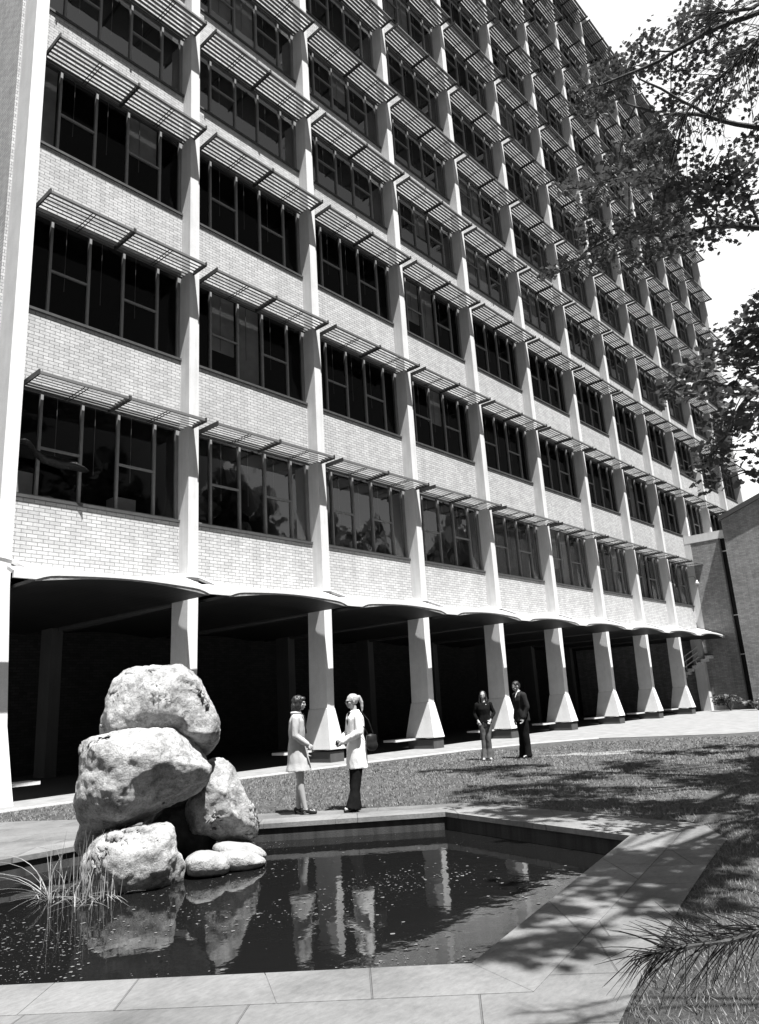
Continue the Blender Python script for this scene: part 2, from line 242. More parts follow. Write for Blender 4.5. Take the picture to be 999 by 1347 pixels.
CROWN_C=[(1.5,-17.8,11.2,0.28),(1.9,-16.5,8.6,0.30),(2.1,-16.5,8.1,0.28),(5.4,-16.0,9.8,0.50),(4.4,-16.7,11.1,0.60),(4.8,-16.3,11.8,0.57),(2.3,-15.4,11.5,0.59),(2.8,-16.0,10.3,0.58),(-0.5,-16.4,8.2,0.24),(-0.7,-17.0,9.6,0.30),(0.0,-17.1,9.5,0.32),(-0.9,-18.3,11.6,0.31),(-1.0,-18.0,11.9,0.28),(8.1,-15.3,9.0,0.49),(7.6,-14.9,9.2,0.42),(8.5,-15.4,10.3,0.61),(8.6,-14.7,9.1,0.47),(8.9,-15.6,10.7,0.45),(5.6,-14.7,8.6,0.62),(6.0,-15.5,9.3,0.56),(5.7,-15.0,9.0,0.44),(6.0,-15.5,9.0,0.44),(6.4,-16.5,11.3,0.60),(5.7,-15.0,11.0,0.42),(5.0,-14.0,14.6,0.45),(4.6,-16.3,16.7,0.57),(5.6,-15.1,14.5,0.45),(4.3,-16.9,17.5,0.50),(5.2,-15.8,14.8,0.42),(5.3,-16.4,15.8,0.54),(4.7,-15.5,17.8,0.61),(4.7,-16.2,16.9,0.44),(5.5,-13.4,17.7,0.48),(6.2,-13.7,17.3,0.50),(6.6,-13.6,16.1,0.58),(5.4,-12.7,17.4,0.44),(6.4,-13.1,15.9,0.59),(5.3,-14.2,17.8,0.58),(2.9,-16.9,11.2,0.49),(2.9,-16.5,9.5,0.55),(2.7,-15.5,8.3,0.64),(3.2,-17.2,11.4,0.46),(5.0,-16.6,11.6,0.56),(4.3,-16.9,10.5,0.49),(2.7,-17.6,11.9,0.43),(3.5,-16.9,11.8,0.44),(1.5,-15.4,11.0,0.43),(1.6,-14.8,9.8,0.64),(1.7,-15.2,11.0,0.60),(1.6,-14.8,11.4,0.54),(1.2,-15.1,9.4,0.27),(1.7,-16.0,9.9,0.33),(1.4,-16.0,11.1,0.30),(1.9,-15.7,8.9,0.36),(-0.5,-17.6,11.3,0.29),(0.1,-16.9,10.1,0.32),(-1.0,-17.6,10.9,0.25),(-0.5,-16.0,8.1,0.26),(-0.1,-17.1,9.8,0.27),(-0.2,-16.2,8.4,0.32),(-0.9,-17.8,11.5,0.36),(-0.1,-16.9,8.5,0.33),(0.6,-16.6,8.3,0.26),(-0.9,-18.0,11.8,0.30),(0.0,-15.6,8.6,0.27),(-0.9,-16.5,9.1,0.37),(-1.6,-17.1,10.9,0.37),(-0.3,-16.6,10.0,0.25),(-0.8,-16.8,10.1,0.29),(-0.6,-15.9,9.3,0.34),(-1.6,-17.4,11.0,0.32),(-0.8,-17.2,10.8,0.31),(-0.3,-16.5,9.1,0.37),(-2.3,-17.2,10.6,0.24),(-2.0,-17.3,11.3,0.33),(-1.9,-16.1,8.0,0.33),(-2.2,-17.5,11.4,0.35),(-2.6,-17.9,11.3,0.29),(-2.4,-16.6,8.0,0.30),(-2.7,-17.9,11.1,0.34),(-2.6,-17.0,9.3,0.28),(-2.9,-17.3,9.7,0.32),(-3.0,-17.8,11.2,0.25),(-3.0,-17.6,10.7,0.25),(-3.0,-17.5,10.5,0.25),(-1.3,-17.4,9.2,0.33),(-1.0,-16.7,8.2,0.32),(-1.0,-16.9,8.5,0.34),(-0.6,-17.0,8.3,0.32),(-1.5,-17.5,9.9,0.26),(-1.4,-17.3,9.8,0.24),(-1.3,-17.1,9.0,0.31),(-1.7,-16.8,8.2,0.25),(10.5,-15.4,11.0,0.49),(12.3,-14.7,10.9,0.47),(10.5,-14.2,11.3,0.42),(11.8,-13.8,10.7,0.58),(12.3,-14.3,11.5,0.61),(10.6,-14.2,10.4,0.63),(11.4,-14.4,9.2,0.48),(12.1,-14.0,9.0,0.53),(9.7,-15.3,17.0,0.43),(9.8,-15.0,15.1,0.44),(9.8,-15.9,16.9,0.63),(10.3,-13.7,9.3,0.43),(10.0,-14.4,11.7,0.49),(0.5,-16.8,8.0,0.31),(0.2,-18.0,11.1,0.28),(0.6,-18.0,10.9,0.30),(0.7,-17.0,9.2,0.33),(7.6,-15.8,16.7,0.62),(6.9,-16.8,18.2,0.55),(6.9,-16.1,15.4,0.62),(6.7,-15.2,14.0,0.50),(4.0,-17.4,9.7,0.61),(3.7,-19.5,12.3,0.53),(5.7,-19.0,11.5,0.73),(7.8,-18.5,10.2,0.59),(7.5,-17.5,11.0,0.65),(4.3,-20.8,11.3,0.51),(7.8,-19.0,13.8,0.77),(8.4,-20.0,14.1,0.75),(4.4,-18.7,11.2,0.79),(4.4,-20.5,14.6,0.53),(5.8,-17.7,13.0,0.61),(7.2,-20.1,15.6,0.79),(8.7,-17.2,13.3,0.68),(3.0,-20.1,13.8,0.72),(8.9,-18.3,15.5,0.54),(4.5,-21.0,15.0,0.68),(8.6,-18.0,10.3,0.67),(2.3,-19.8,11.9,0.61),(8.1,-18.0,15.5,0.77),(10.4,-18.7,13.3,0.70),(10.9,-18.6,14.4,0.62),(8.2,-20.5,9.2,0.75),(8.8,-18.6,13.0,0.57),(7.3,-20.0,17.6,0.56),(7.0,-16.3,8.7,0.60),(2.9,-20.2,16.2,0.76),(6.2,-19.1,15.1,0.61),(6.2,-19.5,17.4,0.80),(4.0,-17.2,10.0,0.63),(5.1,-20.3,10.6,0.59),(8.3,-19.7,17.8,0.63),(4.2,-18.7,9.7,0.55),(6.7,-19.0,14.8,0.58),(3.0,-17.9,9.4,0.52),(10.0,-17.8,12.7,0.66),(8.8,-18.4,10.6,0.77),(5.9,-20.8,15.1,0.58),(7.4,-18.8,13.5,0.70),(4.3,-20.3,13.6,0.58),(9.5,-16.4,9.3,0.76),(8.6,-19.1,15.3,0.63),(9.2,-16.6,12.4,0.52),(4.2,-18.4,10.3,0.64),(10.3,-16.7,12.2,0.58),(6.6,-19.9,11.4,0.62),(7.0,-19.8,13.6,0.66),(7.8,-18.7,16.4,0.57),(7.0,-18.9,14.3,0.64),(6.8,-17.1,11.7,0.70),(8.1,-19.2,9.5,0.65),(4.2,-19.8,12.5,0.79),(11.0,-16.8,12.0,0.77),(3.4,-20.4,15.1,0.80),(7.9,-20.6,17.2,0.71),(2.7,-20.0,13.0,0.79)]
PINE_LOW=[(-2.90,-15.08,0.72),(-3.09,-14.97,0.71),(-3.21,-14.89,0.69),(-3.29,-14.83,0.68),(-3.36,-14.77,0.68),(-3.44,-14.72,0.68),(-3.46,-14.68,0.67)]
PINE_UP=[[(-2.64,-15.67,4.13),(-2.85,-15.48,3.94),(-2.96,-15.38,3.80),(-3.02,-15.27,3.69),(-3.09,-15.17,3.60),(-3.15,-15.11,3.50)],[(-2.54,-15.69,4.33),(-2.74,-15.50,4.15),(-2.86,-15.36,4.04),(-2.92,-15.28,4.04)]]
ROCKS={'top':([(-1.28,-7.43,1.25),(-1.29,-7.42,1.46),(-1.24,-7.45,1.71),(-1.17,-7.49,1.90),(-1.03,-7.57,2.01),(-0.75,-7.74,2.02),(-0.52,-7.88,2.02),(-0.39,-7.97,1.92),(-0.32,-8.02,1.74),(-0.22,-8.10,1.47),(-0.17,-8.13,1.33),(-0.17,-8.13,1.18),(-0.23,-8.09,1.09),(-0.36,-7.99,1.07),(-0.52,-7.89,1.14),(-0.81,-7.70,1.08),(-1.09,-7.53,1.11)],0.55),
'mid':([(-1.63,-7.53,0.55),(-1.61,-7.54,0.75),(-1.59,-7.55,0.93),(-1.58,-7.55,1.11),(-1.53,-7.58,1.21),(-1.29,-7.71,1.27),(-0.94,-7.91,1.30),(-0.71,-8.06,1.28),(-0.57,-8.15,1.20),(-0.49,-8.21,1.05),(-0.41,-8.27,0.90),(-0.40,-8.27,0.74),(-0.47,-8.22,0.60),(-0.65,-8.10,0.52),(-0.82,-7.99,0.43),(-0.99,-7.88,0.33),(-1.26,-7.72,0.27),(-1.48,-7.60,0.32),(-1.59,-7.55,0.42)],0.75),
'right':([(-0.16,-7.71,0.55),(-0.10,-7.75,0.81),(-0.01,-7.81,0.89),(0.11,-7.90,0.84),(0.21,-7.98,0.69),(0.28,-8.03,0.46),(0.36,-8.10,0.24),(0.39,-8.12,0.06),(0.33,-8.07,-0.05),(0.12,-7.91,-0.06),(-0.11,-7.74,-0.03),(-0.27,-7.63,0.09),(-0.29,-7.62,0.39)],0.5),
'bottom':([(-1.71,-7.93,-0.17),(-1.71,-7.94,0.08),(-1.62,-7.98,0.23),(-1.49,-8.05,0.30),(-1.23,-8.20,0.33),(-0.99,-8.35,0.32),(-0.94,-8.39,0.24),(-0.91,-8.41,0.09),(-0.86,-8.44,-0.07),(-0.87,-8.43,-0.24),(-0.95,-8.38,-0.33),(-1.19,-8.23,-0.35),(-1.44,-8.08,-0.31),(-1.63,-7.98,-0.27)],0.5),
'prop':([(-1.47,-7.22,0.12),(-1.42,-7.24,0.29),(-1.37,-7.27,0.37),(-1.10,-7.42,0.33),(-1.02,-7.46,0.16),(-1.09,-7.42,-0.03),(-1.40,-7.25,0.01)],0.3),
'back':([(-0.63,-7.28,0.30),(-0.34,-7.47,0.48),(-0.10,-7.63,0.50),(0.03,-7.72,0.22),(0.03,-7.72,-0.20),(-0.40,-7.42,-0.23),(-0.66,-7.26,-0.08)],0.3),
'nub':([(-0.25,-7.83,1.04),(-0.20,-7.86,1.24),(-0.11,-7.92,1.34),(-0.06,-7.97,1.28),(-0.05,-7.97,1.14),(-0.08,-7.94,1.05),(-0.17,-7.88,0.97)],0.18),
'flata':([(-0.79,-8.36,-0.12),(-0.78,-8.38,-0.04),(-0.67,-8.45,0.01),(-0.52,-8.55,-0.01),(-0.43,-8.63,-0.09),(-0.41,-8.64,-0.19),(-0.49,-8.58,-0.25),(-0.75,-8.39,-0.22)],0.3),
'flatb':([(-0.42,-8.38,-0.10),(-0.31,-8.47,-0.03),(-0.14,-8.59,-0.05),(-0.01,-8.70,-0.15),(0.01,-8.72,-0.20),(-0.11,-8.62,-0.27),(-0.33,-8.45,-0.25)],0.3),
'flatc':([(-0.23,-8.08,-0.09),(-0.20,-8.10,-0.01),(-0.06,-8.21,-0.00),(0.11,-8.34,-0.05),(0.24,-8.45,-0.16),(0.22,-8.43,-0.22),(0.04,-8.29,-0.22),(-0.16,-8.13,-0.18)],0.3)}

# ------------------------------------------------------------------ ground
POOL = [(2.62, -9.30), (1.87, -12.21), (-2.05, -13.0), (-5.0, -9.3), (-4.3, -6.52), (0.02, -6.5)]
WZ = -.22
sheet_obj('lawn_ground', [(-900, -900), (900, -900), (900, 900), (-900, 900)], -.006, M['lawn'], POOL)
OUT = [(-.75, -2.6), (-.35, -3.1), (1.57, -6.66), (3.5, -9.15), (2.75, -12.6), (2.0, -13.07), (.86, -13.27), (-.27, -13.49), (-1.66, -13.79), (-2.7, -14.05), (-4.6, -17.6), (-16, -16), (-16, -2.2), (-2, -2.2)]
COP = [(3.45, -9.12), (2.62, -12.9 + .35), (-2.27, -13.72), (-6.0, -9.2), (-5.1, -5.75), (.36, -5.72)]
sheet_obj('paving', OUT, 0.0, M['paving'], POOL)
def inset(poly, d):
    n = len(poly); out = []; area = sum(poly[i][0] * poly[(i + 1) % n][1] - poly[(i + 1) % n][0] * poly[i][1] for i in range(n)); s = 1 if area > 0 else -1
    for i in range(n):
        p0, p1, p2 = Vector(poly[i - 1]), Vector(poly[i]), Vector(poly[(i + 1) % n])
        a = (p1 - p0).normalized(); b = (p2 - p1).normalized(); na = Vector((a.y, -a.x)) * s; nb = Vector((b.y, -b.x)) * s
        mi = (na + nb).normalized(); out.append(tuple(p1 + mi * (d / mi.dot(na))))
    return out
# coping slabs with an overhang round the pool
bm = bmesh.new(); oo = inset(POOL, .42); ii = inset(POOL, -.03)
n = len(POOL)
for i in range(n):
    j = (i + 1) % n
    L_ = (Vector(ii[j]) - Vector(ii[i])).length; q = max(1, round(L_ / 1.25)); cuts = [0]
    for s_ in range(1, q): cuts.append(s_ / q + random.uniform(-.06, .06))
    cuts.append(1)
    for a_, b_ in zip(cuts, cuts[1:]):
        def lp(A, B, t, e=0):
            return Vector(A).lerp(Vector(B), t)
        e = .0025 / L_
        t0 = a_ + (e if a_ > 0 else e / 2); t1 = b_ - (e if b_ < 1 else e / 2)
        A, B, C_, D_ = lp(ii[i], ii[j], t0), lp(ii[i], ii[j], t1), lp(oo[i], oo[j], t1), lp(oo[i], oo[j], t0)
        dz = -.003
        lo = [bm.verts.new((p.x, p.y, -.055)) for p in (A, B, C_, D_)]; hi = [bm.verts.new((p.x, p.y, .006 + dz)) for p in (A, B, C_, D_)]
        bm.faces.new(hi); bm.faces.new(lo[::-1])
        for z_ in range(4): bm.faces.new((lo[z_], lo[(z_ + 1) % 4], hi[(z_ + 1) % 4], hi[z_]))
struct('pool_coping', bm, M['coping'])
bm = bmesh.new(); pl = POOL
loftq(bm, [[(x, y, -.052) for x, y in pl], [(x, y, -.9) for x, y in pl]], caps=False); bm.faces.new([bm.verts.new((x, y, -.9)) for x, y in pl])
struct('pool_basin', bm, M['pool_wall'])
sheet_obj('water', inset(POOL, .0), WZ, M['water'])
# walk beside the building and the forecourt by the wing
sheet_obj('walkway', [(-16, -1.35), (0, -1.35), (5.7, -1.45), (9, -1.75), (13, -2.3), (15.5, -3.1), (17.4, -4.3), (17.8, -6.2), (18.4, -8.2), (22, -11), (60, -12), (60, .35), (-16, .35)], .003, M['walk'])
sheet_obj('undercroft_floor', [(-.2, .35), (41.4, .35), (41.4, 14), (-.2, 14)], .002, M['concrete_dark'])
bm = bmesh.new(); pts = [(-16, -1.35), (0, -1.35), (5.7, -1.45), (9, -1.75), (13, -2.3), (15.5, -3.1), (17.4, -4.3)]
for a, b in zip(pts, pts[1:]):
    d = (Vector(b) - Vector(a)).normalized(); nn = Vector((d.y, -d.x)) * .1
    c0 = [(a[0], a[1]), (b[0], b[1]), (b[0] + nn.x, b[1] + nn.y), (a[0] + nn.x, a[1] + nn.y)]
    loftq(bm, [[(x, y, -.05) for x, y in c0], [(x, y, .02) for x, y in c0]])
struct('path_edging', bm, M['concrete'])
def blob2(cx, cy, rx, ry, ang, z, mat, name, seed):
    pts = []
    for i in range(160):
        t = i / 160 * 2 * math.pi; r = 1 + .9 * noise.fractal(Vector((math.cos(t) * 1.6 + seed, math.sin(t) * 1.6, seed)), 1, 2, 5)
        x, y = rx * r * math.cos(t), ry * r * math.sin(t); pts.append((cx + x * math.cos(ang) - y * math.sin(ang), cy + x * math.sin(ang) + y * math.cos(ang)))
    return sheet_obj(name, pts, z, mat)
blob2(11.7, -7.0, 1.2, .5, -.9, -.001, M['bare'], 'bare_patch', 3)
# specks floating on the water
bm = bmesh.new()
PP = [Vector(p) for p in POOL]
def inpoly(x, y, poly):
    c = False; j = len(poly) - 1
    for i in range(len(poly)):
        if (poly[i][1] > y) != (poly[j][1] > y) and x < (poly[j][0] - poly[i][0]) * (y - poly[i][1]) / (poly[j][1] - poly[i][1]) + poly[i][0]: c = not c
        j = i
    return c
cnt = 0
while cnt < 6000:
    x = random.uniform(-5, 2.6); y = random.uniform(-13, -6.5)
    if not inpoly(x, y, POOL): continue
    dn = noise.noise(Vector((x * .8, y * .8, 3))) + .35 - max(0, x + .2) * .22
    if random.random() > max(.03, (dn - .18) * 1.9): continue
    cnt += 1; s = random.choice([.002, .003, .003, .004, .004, .005, .006, .009, .016]) * random.uniform(.6, 1.3); a = random.uniform(0, 6.28); nn = random.choice([3, 4, 5])
    vs_ = [bm.verts.new((x + s * random.uniform(.5, 1.2) * math.cos(a + 6.283 * q / nn), y + s * random.uniform(.5, 1.2) * math.sin(a + 6.283 * q / nn), WZ + .004)) for q in range(nn)]
    bm.faces.new(vs_)
struct('floating_debris', bm, M['speck'], 'stuff')
# blades of grass on the near lawn
bm = bmesh.new(); cnt = 0
while cnt < 26000:
    x = random.uniform(-3.2, 3.0); y = random.uniform(-16.2, -12.2)
    if inpoly(x, y, OUT) or inpoly(x, y, POOL): continue
    if random.random() > min(1, 2.4 / max(.4, math.hypot(x + 2.3, y + 14.3))): continue
    cnt += 1; h = random.uniform(.012, .034); a = random.uniform(0, 6.28); wd = random.uniform(.0018, .0035); lx, ly = random.uniform(-.03, .03), random.uniform(-.03, .03)
    p0 = (x - wd * math.cos(a), y - wd * math.sin(a), -.006); p1 = (x + wd * math.cos(a), y + wd * math.sin(a), -.006)
    bm.faces.new([bm.verts.new(p) for p in (p0, p1, (x + lx, y + ly, h))])
def onlawn(x, y):
    if inpoly(x, y, OUT) or inpoly(x, y, POOL): return False
    return y < (-1.55 if x < 5.7 else -1.9 if x < 9 else -2.5 if x < 13 else -4.6)
cnt = 0
while cnt < 60000:
    rr_ = random.uniform(7.5, 24) ; th_ = random.uniform(.2, 1.45)
    x = CP.x + rr_ * math.sin(th_); y = CP.y + rr_ * math.cos(th_)
    if not onlawn(x, y) or noise.noise(Vector((x * 2.2, y * 2.2, 7))) < -.25 + random.uniform(-.2, .2): continue
    cnt += 1; k_ = rr_ / 12; h = random.uniform(.015, .038); a = random.uniform(0, 6.28); wd = random.uniform(.003, .007) * k_; lx, ly = random.uniform(-.04, .04), random.uniform(-.04, .04)
    bm.faces.new([bm.verts.new(p) for p in ((x - wd * math.cos(a), y - wd * math.sin(a), -.006), (x + wd * math.cos(a), y + wd * math.sin(a), -.006), (x + lx, y + ly, h))])
struct('grass_blades', bm, M['grassblade'], 'stuff')

# ------------------------------------------------------------------ the office building
W = 4.6; NB = 12
B = thing('office_building', 'tall cream brick office building with rows of louvred sunshades over its windows', 'building')
ZS = [8.74, 13.26, 17.71, 21.47, 25.25, 29.04, 32.83, 36.59, 40.33, 44.1, 47.8]
ZS = [1.4 + (z - 1.4) * .997 for z in ZS]
SILL = [6.27, 10.75, 15.26] + [z - 2.04 for z in ZS[3:]]
HEAD = [z + .16 for z in ZS]
ROOF = HEAD[-1] + .9; DEP = 14.0
XE = NB * W + .3
bm = bmesh.new()
segs = [(4.62, SILL[0])] + [(HEAD[i], SILL[i + 1]) for i in range(10)] + [(HEAD[10], ROOF)]
for a, b in segs: box(bm, .2, XE - .1, 0, .28, a, b - .05)
obj('facade_wall', bm, M['brick'], B)
bm = bmesh.new(); box(bm, .02, .30, .3, DEP, 4.3, ROOF)
obj('end_wall', bm, M['brick'], B)
bm = bmesh.new(); box(bm, XE - .3, XE, .3, DEP, 0, ROOF); box(bm, .3, XE - .3, DEP - .3, DEP, 4.3, ROOF)
obj('rear_wall', bm, M['brick'], B)
bm = bmesh.new()
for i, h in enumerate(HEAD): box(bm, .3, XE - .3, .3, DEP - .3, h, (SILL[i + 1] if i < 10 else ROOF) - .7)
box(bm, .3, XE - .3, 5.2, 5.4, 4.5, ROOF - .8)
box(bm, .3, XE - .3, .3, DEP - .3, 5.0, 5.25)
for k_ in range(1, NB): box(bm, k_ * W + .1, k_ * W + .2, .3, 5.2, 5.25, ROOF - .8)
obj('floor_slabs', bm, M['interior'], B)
bm = bmesh.new(); box(bm, -.1, XE + .1, -.45, DEP + .1, ROOF, ROOF + .22); obj('roof', bm, M['concrete'], B)
# columns standing proud of the wall
def col_mesh(x0, x1):
    bm = bmesh.new(); box(bm, x0, x1, -.4, .25, 4.55, ROOF - .003); return bm
cm = obj('column', col_mesh(0, .3), M['concrete'], B); cm.location.x = W
for k_ in range(2, NB + 1):
    c = cm.copy(); COL.objects.link(c); c.parent = B; c.location.x = k_ * W
# corner pier: straight above, spreading towards the ground
bm = bmesh.new(); rings = []
for z, a, b, y0 in ((-.02, .22, .66, -.62), (.35, .22, .62, -.58), (1.45, .2, .52, -.45), (4.2, .12, .40, -.42), (5, .1, .4, -.41), (ROOF, .08, .4, -.41)):
    rings.append([(a, y0, z), (b, y0, z), (b, .35, z), (a, .35, z)])
loftq(bm, rings); obj('corner_pier', bm, M['render'], B)
# ground floor pillars
PX = [W * k_ for k_ in range(1, 9)]
def pillar_mesh():
    bm = bmesh.new(); rings = []
    for z, a, b, y0, y1 in ((.35, -.16, .40, -.60, .56), (1.43, -.0, .30, -.37, .38), (1.44, .012, .288, -.36, .36), (4.15, 0, .30, -.40, .28), (4.53, 0, .30, -.396, .25)):
        rings.append([(a, y0, z), (b, y0, z), (b, y1, z), (a, y1, z)])
    loftq(bm, rings); return bm
P0 = obj('pillar', pillar_mesh(), M['render'], B); P0.location.x = PX[0]
bm = bmesh.new(); box(bm, -.13, .40, -.55, .5, -.02, .28); obj('plinth', bm, M['concrete_dark'], P0)
bm = bmesh.new(); box(bm, -1.15, 1.4, .16, .68, .282, .346); obj('bench_slab', bm, M['concrete'], P0)
for x in PX[1:]: copy_tree(P0, B, (x, 0, 0))
bm = bmesh.new(); box(bm, .7, 1.5, .16, .68, .28, .346); obj('bench_slab', bm, M['concrete'], B)
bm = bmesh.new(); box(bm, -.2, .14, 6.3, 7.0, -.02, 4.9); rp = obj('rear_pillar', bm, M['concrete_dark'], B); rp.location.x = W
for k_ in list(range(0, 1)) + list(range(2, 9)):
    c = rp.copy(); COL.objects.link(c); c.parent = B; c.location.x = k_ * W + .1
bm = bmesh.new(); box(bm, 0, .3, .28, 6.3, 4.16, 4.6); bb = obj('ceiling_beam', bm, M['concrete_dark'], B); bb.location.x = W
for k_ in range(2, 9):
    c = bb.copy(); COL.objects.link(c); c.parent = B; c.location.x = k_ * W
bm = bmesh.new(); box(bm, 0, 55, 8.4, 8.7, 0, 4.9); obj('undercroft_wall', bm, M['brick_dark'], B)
# scalloped canopy shells
def shell(first):
    PR_ = 1.47; NV = 10; a0 = .46; a1 = W - .13; bm = bmesh.new(); bs = bmesh.new(); be = bmesh.new()
    NU = 28; xs = [a0 + (a1 - a0) * i / NU for i in range(NU + 1)] + [W - .002, W + .302, W + .455]
    if first: xs = [.03, .2, .41] + xs
    V = []
    for j in range(NV + 1):
        v = j / NV; row = []
        for x in xs:
            u = min(1, max(0, (x - .3) / (W - .3))); zw = 4.90 - .21 * max(0, math.sin(math.pi * u)) ** .6
            uf = min(1, max(0, (x - a0) / (a1 - a0))); zf = 4.305 + .115 * math.sin(math.pi * uf); t = v ** 1.15
            row.append(bm.verts.new((x, -PR_ * v, zw * (1 - t) + zf * t)))
        V.append(row)
    for j in range(NV):
        for i in range(len(xs) - 1):
            joint = xs[i] > a1 - .001 or xs[i] < .4
            if (joint and a1 - .001 < xs[i] < W + .2 or xs[i] < .3) and 3 <= j < 8: continue
            bm.faces.new((V[j][i], V[j][i + 1], V[j + 1][i + 1], V[j + 1][i]))
    bmesh.ops.delete(bm, geom=[v for v in bm.verts if not v.link_faces], context='VERTS')
    for f in bm.faces:
        f.normal_update()
        if f.normal.z < 0: f.normal_flip()
    g_ = bmesh.ops.solidify(bm, geom=bm.faces[:], thickness=.075)
    lip = []
    for x in xs:
        uf = min(1, max(0, (x - a0) / (a1 - a0))); s_ = math.sin(math.pi * uf); zt = 4.305 + .115 * s_ - .004; zl = 4.165 + (.015 if 0 < uf < 1 else 0) + .17 * s_ * .55 + .06 * min(1, s_ * 4)
        lip.append([(x, -PR_ - .012, zt), (x, -PR_ + .05, zt), (x, -PR_ + .05, zl), (x, -PR_ - .012, zl)])
    loftq(bm, lip)
    # boarded vault beneath, running back under the building
    rings_ = []; re_ = []
    for i in range(NU + 1):
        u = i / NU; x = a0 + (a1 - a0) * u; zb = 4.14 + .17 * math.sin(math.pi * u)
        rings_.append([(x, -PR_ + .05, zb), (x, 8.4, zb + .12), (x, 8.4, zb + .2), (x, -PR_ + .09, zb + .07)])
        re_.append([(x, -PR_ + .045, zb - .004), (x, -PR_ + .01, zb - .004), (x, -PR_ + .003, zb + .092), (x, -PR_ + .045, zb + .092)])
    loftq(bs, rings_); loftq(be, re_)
    return bm, bs, be
sh0 = None
for k_ in range(9):
    if k_ in (0,):
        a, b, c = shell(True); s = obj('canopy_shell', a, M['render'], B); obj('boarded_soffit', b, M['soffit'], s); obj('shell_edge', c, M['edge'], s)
    elif k_ == 1:
        a, b, c = shell(False); sh0 = obj('canopy_shell', a, M['render'], B); obj('boarded_soffit', b, M['soffit'], sh0); obj('shell_edge', c, M['edge'], sh0); sh0.location.x = W
    else: copy_tree(sh0, B, (k_ * W, 0, 0))
# windows
def win_mesh():
    mu = [(.30, .38), (.99, 1.05), (1.96, 2.02), (2.88, 2.94), (3.88, 3.94), (4.52, 4.60)]
    return mu
def make_window(h, blind):
    f = bmesh.new()
    for a, b in win_mesh(): box(f, a, b, .06, .16, 0, h)
    box(f, .38, 4.52, .08, .15, 0, .05); box(f, .38, 4.52, .08, .15, h - .06, h)
    box(f, 1.05, 1.96, .07, .14, 1.14, 1.19); box(f, 2.94, 3.88, .07, .14, 1.14, 1.19)
    for x in (1.42, 2.35, 3.3): box(f, x, x + .012, .17, .18, .3 * h, h - .06)
    w_ = obj('window', f, M['frame'], None)
    s = bmesh.new(); box(s, .30, 4.60, -.05, .055, -.075, -.01); obj('window_sill', s, M['sill'], w_)
    g = bmesh.new(); quad(g, (.38, .12, .05), (4.52, .12, .05), (4.52, .12, h - .06), (.38, .12, h - .06)); obj('window_glass', g, M['glass'], w_)
    if blind:
        b = bmesh.new()
        for a, c, z0 in blind:
            z = h - .08
            while z > z0 * h:
                quad(b, (a, .22, z), (c, .22, z), (c, .255, z - .035), (a, .255, z - .035)); z -= .03
        obj('venetian_blind', b, M['blind'], w_)
    return w_
def make_shade():
    bm = bmesh.new(); x0, x1, pr = .50, 4.70, .95
    t = R(31); cy, cz = math.cos(t), math.sin(t); wd = .132; th = .020
    nb = 7
    for s_ in range(nb):
        yc = -.10 - (pr - .16) * s_ / (nb - 1); zc = 0
        a = Vector((0, -cy * wd / 2, -cz * wd / 2)); nn = Vector((0, -cz, cy)) * th / 2
        rings = []
        for x in (x0, x1): rings.append([(x, yc + q.y, zc + q.z) for q in (a - nn, a + nn, -a + nn, -a - nn)])
        loftq(bm, rings)
    box(bm, x0, x1, -pr - .02, -pr + .01, -.03, .035); box(bm, x0, x1, -.03, 0.0 - .002, -.05, .0)
    s = obj('sunshade', bm, M['louvre'], None)
    for x in (x0 - .04, (x0 + x1) / 2 - .03, x1 + .002):
        b = bmesh.new(); box(b, x, x + (.06 if abs(x - 2.55) < .1 else .035), -pr - .05, -.001, -.065, .055); obj('bracket', b, M['bracket'], s)
    for x in ((x0 * .75 + x1 * .25), (x0 * .25 + x1 * .75)):
        b = bmesh.new(); box(b, x - .05, x - .035, -pr, -.03, -.062, -.047); box(b, x + .035, x + .05, -pr, -.03, -.062, -.047); obj('tie_rod', b, M['bracket'], s)
    return s
vis = []
for r_ in range(11):
    for k_ in range(NB):
        if r_ == 0 and k_ > 8: continue
        a = proj((k_ * W + .5, -.4, SILL[r_])); b = proj((k_ * W + 4.6, -.4, ZS[r_]))
        c = proj((k_ * W + 4.6, -.4, SILL[r_])); dd = (Vector((k_ * W + 2.3, 0, SILL[r_] + 1)) - CP).length
        inn = any(0 < q[0] < 999 and -10 < q[1] < 1347 for q in (a, b, c, proj((k_ * W + .5, -.9, ZS[r_]))))
        vis.append((0 if inn else 1, dd, r_, k_))
vis.sort(); named = set((r_, k_) for _, _, r_, k_ in vis[:100])
Hs = {True: HEAD[0] - SILL[0], False: HEAD[5] - SILL[5]}
BL = [None, [(1.06, 1.95, .3), (2.03, 2.87, .02)], [(2.03, 2.87, .45)], [(.39, .98, .1), (2.95, 3.87, .5)]]
protos = {}
shp = None; stuffw = []; stuffs = []
cell = random.Random(4)
for fl, dd, r_, k_ in vis:
    low = r_ < 3; bi = cell.choice([0, 0, 0, 0, 2, 3, 1]) if not (r_, k_) in ((1, 1),) else 1
    if (r_, k_) in ((0, 0), (0, 1), (1, 0)): bi = 0
    if (r_, k_) in named:
        key = (r_ if low else 5, bi)
        if key not in protos:
            p_ = make_window((HEAD[r_] - SILL[r_]), BL[bi]); protos[key] = p_; p_.parent = B; p_.location = (k_ * W, 0, SILL[r_])
        else: copy_tree(protos[key], B, (k_ * W, 0, SILL[r_]))
        if shp is None: shp = make_shade(); shp.parent = B; shp.location = (k_ * W, 0, ZS[r_])
        else: copy_tree(shp, B, (k_ * W, 0, ZS[r_]))
    else: stuffw.append((r_, k_)); stuffs.append((r_, k_))
